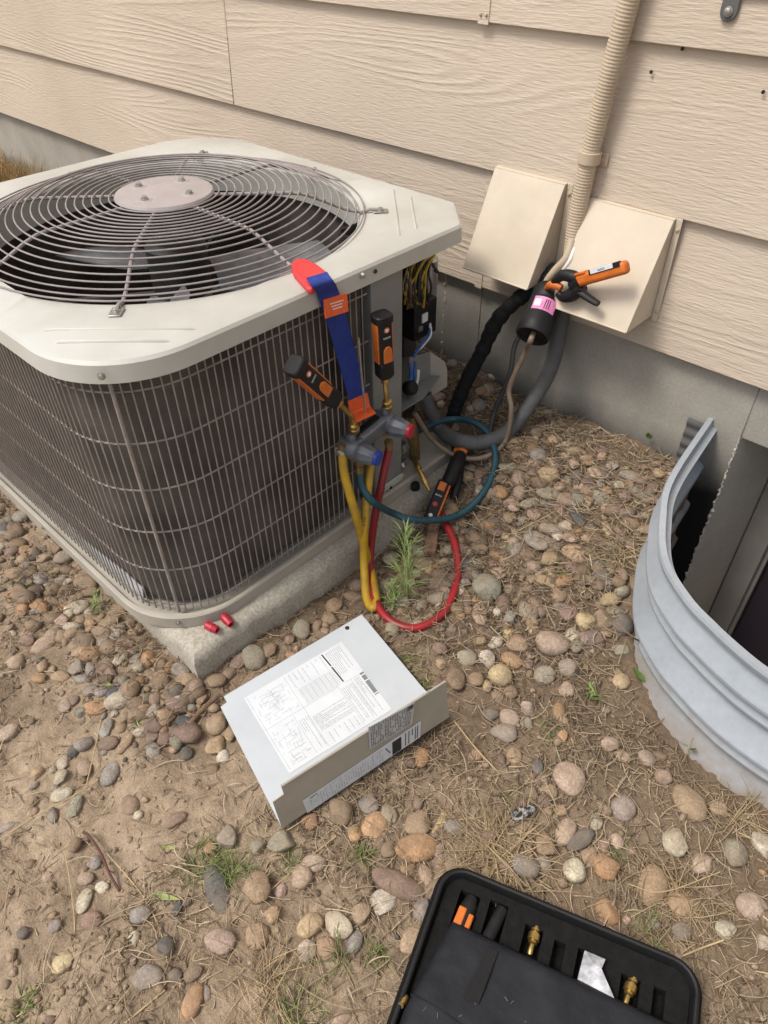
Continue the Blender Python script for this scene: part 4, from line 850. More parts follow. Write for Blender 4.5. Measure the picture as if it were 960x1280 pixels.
taper([GG(576, 568, .045), GG(570, 582, .05), GG(562, 600, .045), GG(557, 608, .045)], [.014, .019, .018, .014], 'jaw_body', 'plastic_black', k2)
taper([GG(574, 575, .030), GG(573, 595, .03), GG(569, 615, .02), GG(567, 624, .012)], [.012, .012, .010, .009], 'lower_handle', 'plastic_black', k2, flat=.8)
ha, hb = GG(556, 602, .055), GG(537, 650, .030); hd = unit(hb-ha); toc2 = unit(CAM-ha); hs_ = unit(np.cross(toc2, hd)); hn = np.cross(hd, hs_); hl = float(np.linalg.norm(hb-ha))
if hn.dot(toc2) < 0: hn = -hn
hnd = MB().box((ha+hb)/2, (hl, .030, .022), (hd, hs_, hn)).build('handle', 'plastic_black', k2, bevel=.005)
sg = 1 if hs_.dot(RW[:, 0]) > 0 else -1
MB().box((ha+hb)/2+hs_*sg*.0145, (hl*.86, .005, .021), (hd, hs_, hn)).build('side_grip', 'orange', hnd, bevel=.002)
MB().box(ha+hd*hl*.17+hn*.011-hs_*sg*.002, (.022, .018, .004), (hd, hs_, hn)).build('button', 'orange', hnd, bevel=.003)
text_mesh('lettering', 'testo', .008, ha+hd*hl*.40+hn*.0118-hs_*sg*.002, hs_*sg, -hd, 'white_print', k2)
MB().lathe([(.0058, 0), (.0058, .001), (.004, .0012)], ha+hd*hl*.63+hn*.011-hs_*sg*.002, hn, 16).build('emblem', 'red_cap', hnd)
MB().lathe([(.0048, 0), (.0048, .002), (.003, .004)], ha+hd*hl*.92+hn*.011-hs_*sg*.002, hn, 12).build('led', 'white_print', hnd)

# ------------------------------------------------------------------ small caps on the pad
for i, (a, b, lab) in enumerate((((258, 781), (272, 788), 'red plastic cap on the pad corner, the outer of two'), ((279, 770), (289, 781), 'red plastic cap partly under the base of the air conditioner'))):
    p, q = G(*a, padz+.009), G(*b, padz+.009); d = unit(q-p); L = float(np.linalg.norm(q-p))
    tag(MB().lathe([(.006, 0), (.0085, .001), (.0088, L*.6), (.0078, L*.65), (.0074, L-.002), (.006, L), (.0045, L-.001), (.0042, L*.7)], p, d, 16).build('valve_cap', 'red_cap'), lab, 'cap', 'loose caps on the pad')
p = G(519, 611, padz); tag(MB().lathe([(.010, .0), (.011, .002), (.0105, .014), (.009, .017), (.004, .0175)], p, (0, 0, 1), 18).build('valve_cap', 'plastic_black'), 'small round black cap standing on the pad by the brass valve', 'cap', 'loose caps on the pad')

# ------------------------------------------------------------------ removed L shaped access panel
A_ = G(352, 1034, .022); B_ = G(561, 895, .030); pu = unit(B_-A_); pLen = float(np.linalg.norm(B_-A_))
far = G(277, 872, .042); pv = far-A_; pv = pv-pu*pv.dot(pu); pD = float(np.linalg.norm(pv)); pv = unit(pv); pn = np.cross(pu, pv); pn = pn if pn[2] > 0 else -pn
ap = thing('access_panel', tuple(A_), 'removed L shaped steel access panel lying on the stones, wiring diagram up', 'access panel')
def pp_(s_, t_, h=0): return A_+pu*s_+pv*t_+pn*h
s_l = float((far-A_).dot(pu)); s_r = float((PL(452, 768, A_, pn)-A_).dot(pu)); t_r = float((PL(452, 768, A_, pn)-A_).dot(pv))
s_l2 = float((PL(276, 888, A_, pn)-A_).dot(pu))
plate_poly = [pp_(0.0, .0), pp_(pLen, .0), pp_(pLen-.004, pD*.3), pp_(s_r, t_r), pp_(s_l+.004, pD), pp_(s_l+.004, pD-.014), pp_(s_l-.010, pD-.016)]
plt = MB().prism(plate_poly, -pn*.0015).build('plate', 'panel_in', ap)
fh = .092; lean = unit(pn+pv*.22)
fl_poly = [pp_(0, -.0015, -.0015), pp_(pLen, -.0015, -.0015), pp_(pLen, 0)+lean*fh, pp_(.020, 0)+lean*fh, pp_(.020, 0)+lean*(fh-.020), pp_(.0, 0)+lean*(fh-.022)]
flg = MB().prism(fl_poly, pv*.0016).build('flange', 'panel_out', ap)
MB().tube([pp_(.020, .001)+lean*fh, pp_(pLen, .001)+lean*fh], .0022, 8).build('hem', 'panel_out', flg)
p = PL(434, 785, A_, pn); MB().lathe([(.0045, 0), (.0045, .0006), (.002, .0007)], p, pn, 12).build('screw_hole', 'dark_in', plt)
p = PL(534, 865, pp_(0, -.0015), np.cross(pu, lean)); fn = unit(np.cross(pu, lean)); fn = fn if fn.dot(CAM-A_) > 0 else -fn
MB().lathe([(.004, 0), (.004, .0005), (.002, .0006)], p+fn*.001, fn, 12).build('screw_hole', 'white_print', flg)
# wiring diagram sheet
cor = [PL(*q, A_, pn) for q in ((305, 873), (427, 802), (490, 887), (362, 967))]   # far left, far right, near right, near left
sheet = MB().prism([c+pn*.0003 for c in cor], pn*.0004).build('wiring_sheet', 'white_paper', plt)
def sh(u, v):           # u along far-left -> far-right, v from far edge to near
    return (cor[0]*(1-u)+cor[1]*u)*(1-v)+(cor[3]*(1-u)+cor[2]*u)*v
def strokes(segs, wd, name, mat, par, mapf, nn, h):
    m = MB()
    for (u0, v0, u1, v1) in segs:
        a, b = mapf(u0, v0)+nn*h, mapf(u1, v1)+nn*h; d = b-a; L = np.linalg.norm(d)
        if L < 1e-6: continue
        s_ = np.cross(nn, d/L)*wd/2; m.add([a-s_, b-s_, b+s_, a+s_], [(0, 1, 2, 3)])
    return tag(m.build(name, mat, par, smooth=0), kind='stuff')
seg = []; thin = []
def textblock(u0, v0, u1, v1, n, vertical=True):
    for i in range(n):
        if vertical:      # lines run along v
            u = u0+(u1-u0)*(i+.5)/n; v = v0
            while v < v1-.01:
                l = rnd.uniform(.012, .05); e = min(v1, v+l); seg.append((u, v, u, e)); v = e+.008
                if rnd.random() < .08: break
        else:
            v = v0+(v1-v0)*(i+.5)/n; u = u0
            while u < u1-.01:
                l = rnd.uniform(.012, .05); e = min(u1, u+l); seg.append((u, v, e, v)); u = e+.008
                if rnd.random() < .08: break
textblock(.40, .03, .77, .22, 8); textblock(.80, .03, .96, .36, 9); textblock(.40, .60, .72, .80, 11, False); textblock(.74, .50, .86, .95, 7); textblock(.88, .48, .94, .95, 4); textblock(.28, .56, .38, .95, 5); textblock(.42, .84, .72, .97, 6)
for i in range(7): thin += [(.44+i*.05, .25, .44+i*.05, .44)]
for i in range(9): thin += [(.42, .25+i*.024, .78, .25+i*.024)]
thin += [(0.01, .46, .74, .46), (.38, .02, .38, .97), (.02, .02, .02, .97), (.73, .48, .73, .97), (.86, .46, .86, .97), (.79, .46, .98, .46), (.27, .48, .27, .97)]
for i in range(60):
    for (a, b, c, d) in ((.04, .05, .36, .42), (.04, .50, .25, .95)):
        u, v = rnd.uniform(a, c), rnd.uniform(b, d)
        if rnd.random() < .5: thin.append((u, v, min(c, u+rnd.uniform(.02, .09)), v))
        else: thin.append((u, v, u, min(d, v+rnd.uniform(.02, .09))))
strokes(seg, .0009, 'printed_text', 'ink_grey', sheet, sh, pn, .0009); strokes(thin, .0005, 'printed_lines', 'ink_grey', sheet, sh, pn, .00085)
strokes([(.775, .02, .785, .20), (.785, .215, .795, .44)], .0028, 'printed_bar', 'ink', sheet, sh, pn, .001)
strokes([(.955, .46+i*.013, .995, .46+i*.013) for i in range(26) if rnd.random() < .75], .0014, 'barcode', 'ink', sheet, sh, pn, .001)
# rating plates on the flange
fo = pp_(0, -.0015)
def flq(px, py): return PL(px, py, fo, fn)
def plate_label(c4, mat, h, name):
    q = [flq(*c) for c in c4]; o_ = MB().prism([p_+fn*h for p_ in q], fn*.0003).build(name, mat, flg)
    return o_, (lambda u, v: (q[0]*(1-u)+q[1]*u)*(1-v)+(q[3]*(1-u)+q[2]*u)*v)
l1, f1 = plate_label(((460, 909), (518, 878), (515, 904), (462, 937)), 'grey_paper', .0004, 'rating_label')
l2, f2 = plate_label(((378, 1001), (526, 901), (525, 921), (384, 1016)), 'white_paper', .0004, 'barcode_label')
def rows(u0, u1, v0, v1, n, den):
    o_ = []
    for i in range(n):
        u = u0+(u1-u0)*(i+.5)/n; v = v0
        while v < v1-.02:
            e = min(v1, v+rnd.uniform(.04, .18)); 
            if rnd.random() < den: o_.append((u, v, u, e))
            v = e+.03
    return o_
strokes(rows(.03, .95, .06, .94, 24, .85), .0011, 'printed_text', 'ink', l1, f1, fn, .0011)
strokes([(.84, .06, .98, .06), (.84, .12, .98, .12), (.84, .2, .98, .2)], .0022, 'printed_logo', 'ink', l1, f1, fn, .0012)
strokes(rows(.04, .66, .1, .9, 30, .6), .0010, 'printed_text', 'ink_grey', l2, f2, fn, .0011)
strokes([(.745+.01*i, .12, .745+.01*i, .95) for i in range(8)], .0026, 'printed_block', 'ink', l2, f2, fn, .0012)
strokes([(.86, .1, .86, .9), (.89, .1, .89, .9), (.95, .1, .95, .9), (.97, .1, .97, .9), (.05, .12, .11, .12), (.68, .2, .72, .7), (.92, .1, .92, .5)], .0016, 'barcode', 'ink', l2, f2, fn, .0012)

# ------------------------------------------------------------------ open tool case
CZ = .060
q1 = G(577, 1082, CZ); q2 = G(835, 1190, CZ); cu_ = unit(q2-q1); cv = unit(np.cross(cu_, (0, 0, 1)))       # cv points to the camera
qL = G(520, 1180, CZ); qR = G(877, 1250, CZ)
u0 = float((qL-q1).dot(cu_)); u1 = float((qR-q1).dot(cu_)); O_ = q1+cu_*u0; cw = u1-u0; cdp = .27
O_ = O_-V(0, 0, CZ)
tcs = thing('tool_case', tuple(O_), 'open black zippered tool case with foam insert lying on the dirt', 'tool case')
def cp(u, v, z): return O_+cu_*u+cv*v+V(0, 0, z)
def rrect2(ins, rc, k=8):
    P = []; x0, x1, y0, y1 = ins, cw-ins, ins, cdp-ins
    for cx, cy, a0 in ((x0+rc, y0+rc, 180), (x1-rc, y0+rc, 270), (x1-rc, y1-rc, 0), (x0+rc, y1-rc, 90)):
        P += [(cx+rc*math.cos(rad(a0+t)), cy+rc*math.sin(rad(a0+t))) for t in np.linspace(0, 90, k)]
    return P
def loftc(levels, name, mat, par, cap=True, smooth=40):
    k = len(levels[0][0]); vv = [cp(u, v, z) for P, z in levels for u, v in P]
    ff = [(i*k+j, i*k+(j+1) % k, (i+1)*k+(j+1) % k, (i+1)*k+j) for i in range(len(levels)-1) for j in range(k)]
    if cap: ff += [tuple(range(k))[::-1], tuple(range((len(levels)-1)*k, len(levels)*k))]
    return MB().add(vv, ff).build(name, mat, par, smooth=smooth)
RCc = .038
loftc([(rrect2(.006, RCc), .002), (rrect2(.0, RCc), .008), (rrect2(.0, RCc), CZ-.006), (rrect2(.003, RCc), CZ), (rrect2(.008, RCc-.004), CZ+.001), (rrect2(.011, RCc-.006), CZ-.004), (rrect2(.012, RCc-.006), CZ-.030), (rrect2(.10, .02), CZ-.034)], 'shell', 'case', tcs)
m = MB(); P = rrect2(.0005, RCc); m.tube([cp(u, v, CZ-.010) for u, v in P], .0035, 8, closed=True); m.build('piping', 'case', tcs)
m = MB(); P = rrect2(.006, RCc-.004); m.tube([cp(u, v, CZ+.0012) for u, v in P], .0034, 8, closed=True); m.build('zipper', 'plastic_black', tcs)
# foam with pockets
def cuv(px, py, z=CZ-.012):
    d = G(px, py, z)-O_; return float(d.dot(cu_)), float(d.dot(cv))
pk = []
for (tpx, bpx, wd) in (((589, 1118), (578, 1150), .030), ((626, 1130), (612, 1168), .027), ((669, 1160), (659, 1196), .026), ((701, 1178), (692, 1212), .016), ((740, 1192), (726, 1224), .030), ((791, 1223), (781, 1258), .026), ((828, 1238), (816, 1279), .016)):
    a, b = cuv(*tpx), cuv(*bpx); u = (a[0]+b[0])/2; pk.append((u-wd/2, u+wd/2, a[1], max(b[1]+.05, a[1]+.10)))
us = sorted(set([.0125, cw-.0125]+[x for p in pk for x in p[:2]])); vs2 = sorted(set([.0125, cdp-.0125]+[x for p in pk for x in p[2:]]))
fz, fb = CZ-.010, CZ-.032; m = MB(); inp = np.zeros((len(us)-1, len(vs2)-1), bool)
for i in range(len(us)-1):
    for j in range(len(vs2)-1):
        uc, vc = (us[i]+us[i+1])/2, (vs2[j]+vs2[j+1])/2; inp[i, j] = any(a < uc < b and c < vc < d for a, b, c, d in pk)
# clip the outer corners of the foam so that it stays inside the rounded shell
rr = min(RCc-.010, vs2[1]-.0128, us[1]-.0128, us[-1]-us[-2]-.0003)
for i in range(len(us)-1):
    for j in range(len(vs2)-1):
        z = fb if inp[i, j] else fz
        pts = [(us[i], vs2[j]), (us[i+1], vs2[j]), (us[i+1], vs2[j+1]), (us[i], vs2[j+1])]
        if i == 0 and j == 0: c = .0125+rr; pts = [(us[1], vs2[0]), (us[1], vs2[1]), (us[0], vs2[1])]+[(c+rr*math.cos(rad(t)), c+rr*math.sin(rad(t))) for t in np.linspace(180, 270, 7)]
        if i == len(us)-2 and j == 0: c = cw-.0125-rr; c2 = .0125+rr; pts = [(us[-1], vs2[1]), (us[-2], vs2[1]), (us[-2], vs2[0])]+[(c+rr*math.cos(rad(t)), c2+rr*math.sin(rad(t))) for t in np.linspace(270, 360, 7)]
        m.add([cp(u, v, z) for u, v in pts], [tuple(range(len(pts)))])
        for di, dj, e in ((1, 0, ((us[i+1], vs2[j]), (us[i+1], vs2[j+1]))), (0, 1, ((us[i], vs2[j+1]), (us[i+1], vs2[j+1])))):
            ii, jj = i+di, j+dj
            if ii < len(us)-1 and jj < len(vs2)-1 and inp[ii, jj] != inp[i, j]:
                m.add([cp(*e[0], fz), cp(*e[1], fz), cp(*e[1], fb), cp(*e[0], fb)], [(0, 1, 2, 3)])
m.build('foam_insert', 'foam', tcs, smooth=0)
# padded flap folded over the near part of the case
fa_, fb_ = cuv(566, 1150, CZ+.004), cuv(803, 1262, CZ+.004); fleft = cuv(503, 1278, CZ+.004)
K, J = 44, 30; vv = []
for j in range(J+1):
    tv = j/J
    for i in range(K+1):
        tu = i/K
        ue = fa_[0]+(-.006-fa_[0])*min(1, tv*1.6)*.55; u = ue+(cw+.002-ue)*tu
        v = fa_[1]+(fb_[1]-fa_[1])*(u-fa_[0])/(fb_[0]-fa_[0])*1.0+tv*.20
        e = min(tv*14, tu*16, (1-tu)*16, 1); puff = .013*math.sqrt(max(0, e*(2-e)))
        wr = .0075*float(fbm(np.array(u*22+3), np.array(v*30+8), 3))*e + .002*math.sin(u*60+v*25)*math.exp(-((tv-.15)/.18)**2)*e
        vv.append(cp(u, v, CZ+.001+puff+wr-.001))
n1_ = len(vv); vv2 = [q-V(0, 0, .006) for q in vv]
ff = [(j*(K+1)+i, j*(K+1)+i+1, (j+1)*(K+1)+i+1, (j+1)*(K+1)+i) for j in range(J) for i in range(K)]
bd = list(range(K+1))+[j*(K+1)+K for j in range(1, J+1)]+[J*(K+1)+i for i in range(K-1, -1, -1)]+[j*(K+1) for j in range(J-1, 0, -1)]
ff2 = ff+[tuple(n1_+i for i in f)[::-1] for f in ff]+[(bd[i], bd[(i+1) % len(bd)], n1_+bd[(i+1) % len(bd)], n1_+bd[i]) for i in range(len(bd))]
MB().add(vv+vv2, ff2).build('flap', 'flap', tcs, smooth=50)
zf = CZ+.0155; c4 = [G(611, 1183, zf), G(623, 1190, zf), G(598, 1256, zf), G(578, 1247, zf)]
MB().prism(c4, (0, 0, .002)).build('velcro_strip', 'velcro', tcs, bevel=.0006)
MB().tube(catmull([G(513, 1243, CZ+.013), G(545, 1258, zf), G(580, 1284, zf)], 6), .0008, 6).build('seam', 'velcro', tcs)
lm = MB()
for k in range(18):
    q_ = G(rnd.uniform(520, 800), rnd.uniform(1190, 1279), CZ+.0165); a = rnd.uniform(0, 6.28); L = rnd.uniform(.002, .009)
    uu, vv_ = float((q_-O_).dot(cu_)), float((q_-O_).dot(cv))
    if 0.02 < uu < cw-.02 and fa_[1]+(fb_[1]-fa_[1])*(uu-fa_[0])/(fb_[0]-fa_[0])+.02 < vv_ < .2: lm.tube([q_, q_+V(math.cos(a), math.sin(a), .1)*L*.5, q_+V(math.cos(a+.15), math.sin(a+.15), .05)*L*.8], .0003, 5)
if lm.v: tag(lm.build('lint', 'tanline', tcs), kind='stuff')
# things in the pockets
def flat_pt(px, py, z=CZ-.012): return G(px, py, z)
pp1 = thing('pressure_probe', tuple(flat_pt(585, 1135)), 'black and orange probe tucked in the corner pocket of the tool case', 'probe')
a, b = flat_pt(592, 1119), flat_pt(574, 1165); d = unit(b-a); s_ = unit(np.cross(d, (0, 0, 1)))
MB().tube([a-V(0, 0, .004), a+d*.006, a+d*.018, a+d*.028], [.004, .009, .0118, .0125], 14).build('tip', 'plastic_black', pp1)
MB().tube([a+d*.024, a+d*.055], [.0118, .0120], 14).build('body', 'plastic_black', pp1)
MB().box(a+d*.040+s_*.006+V(0, 0, .008), (.030, .012, .010), (d, s_, (0, 0, 1))).build('side_grip', 'orange', pp1, bevel=.002)
MB().box(a+d*.042-s_*.008+V(0, 0, .007), (.026, .008, .010), (d, s_, (0, 0, 1))).build('side_grip', 'orange', pp1, bevel=.002)
for (p_, q_, lab) in (((671, 1158), (661, 1198), 'brass fitting in the case pocket nearer the orange probe'), ((793, 1222), (783, 1252), 'brass fitting in the case pocket right of the foil packet')):
    a, b = flat_pt(*p_), flat_pt(*q_); d = unit(b-a)
    tag(MB().lathe([(.003, -.001), (.0065, .0), (.0065, .005), (.0045, .006), (.0045, .008), (.0085, .009), (.0085, .018), (.006, .019), (.0065, .022), (.004, .024), (.004, .036), (.003, .038)], a-V(0, 0, .004), d, 12).build('brass_fitting', 'brass'), lab, 'fitting', 'brass fittings in the case')
fo_ = [flat_pt(731, 1188, fz+.008), flat_pt(757, 1199, fz+.010), flat_pt(752, 1211, fz+.014), flat_pt(768, 1248, fz+.012), flat_pt(722, 1224, fz+.008)]
tag(MB().add([*fo_, *[q-V(0, 0, .006) for q in fo_], flat_pt(742, 1204, fz+.016)], [(0, 1, 10), (1, 2, 10), (2, 3, 4), (2, 4, 10), (4, 0, 10), (9, 8, 7, 6, 5), (0, 5, 6, 1), (1, 6, 7, 2), (2, 7, 8, 3), (3, 8, 9, 4), (4, 9, 5, 0)]).build('foil_packet', 'foil', smooth=15), 'crumpled white and silver foil packet in the tool case', 'packet')
a = flat_pt(628, 1137, fz-.006); tag(MB().tube([a, a+unit(flat_pt(614, 1165)-a)*.05], .009, 12).build('sensor_stick', 'plastic_black'), 'plain black stick lying in the second pocket of the foam', 'tool')
p = G(506, 1246, .055); MB().lathe([(.003, 0), (.006, .001), (.006, .008), (.004, .012), (.004, .016)], p, (.2, -.6, .4), 10).build('zipper_pull', 'brass', tcs)

# ------------------------------------------------------------------ corrugated steel window well
ww = thing('window_well', (wx_c, float(well_path[:, 1].min())/2, 0), 'curved corrugated galvanised steel window well against the foundation', 'window well')
Pw = np.vstack([well_path]); Tn = np.gradient(Pw, axis=0); Tn /= np.linalg.norm(Tn, axis=1)[:, None]; Nw = np.stack([Tn[:, 1], -Tn[:, 0]], 1)
if (Nw[len(Nw)//2][1]) > 0: Nw = -Nw     # outward
pitch, amp = .112, .0150
zl = []
for i_ in range(11):
    for ph, o_ in ((0.0, -1), (.03, -.93), (.36, .86), (.40, 1), (.45, 1), (.48, .86), (.57, -.22), (.60, -.22), (.74, .30), (.78, .26), (.87, -.9), (.90, -1)):
        zl.append((amp*o_, RIMZ-.018-(i_+ph)*pitch))
levels = [(-.003, RIMZ+.0), (-.003, RIMZ+.004), (.008, RIMZ+.004), (.010, RIMZ-.002), (.008, RIMZ-.010), (-.004, RIMZ-.014)]+zl
nP = len(Pw); vv = []
for o_, z in levels: vv += [V(*(Pw[i]+Nw[i]*o_), z) for i in range(nP)]
for o_, z in levels[::-1][:-5]: vv += [V(*(Pw[i]+Nw[i]*(o_-.0022)), z) for i in range(nP)]
LL = len(vv)//nP
ff = [(a*nP+i, a*nP+i+1, (a+1)*nP+i+1, (a+1)*nP+i) for a in range(LL-1) for i in range(nP-1)]+[((LL-1)*nP+i, (LL-1)*nP+i+1, i+1, i) for i in range(nP-1)]
MB().add(vv, ff).build('steel_wall', 'galv', ww, smooth=24)
for sg_, xo in ((-1, Pw[0][0]), (1, Pw[-1][0])):
    vv = []; zs = [RIMZ-.012-i*.0045 for i in range(150)]
    for th_ in (-.004, -.0015):
        for z in zs:
            d = .0045*math.sin((RIMZ-z)/.028*2*math.pi)*.5
            vv += [V(xo+sg_*.010, th_-.004+d, z), V(xo+sg_*.046, th_-.004+d, z)]
    n_ = len(zs); ff = [(2*i, 2*i+1, 2*i+3, 2*i+2) for i in range(n_-1)]+[(2*n_+2*i+2, 2*n_+2*i+3, 2*n_+2*i+1, 2*n_+2*i) for i in range(n_-1)]+[(2*i, 2*i+2, 2*n_+2*i+2, 2*n_+2*i) for i in range(n_-1)]+[(2*i+3, 2*i+1, 2*n_+2*i+1, 2*n_+2*i+3) for i in range(n_-1)]
    MB().add(vv, ff).build('wall_flange', 'grey_pipe', ww, smooth=40)

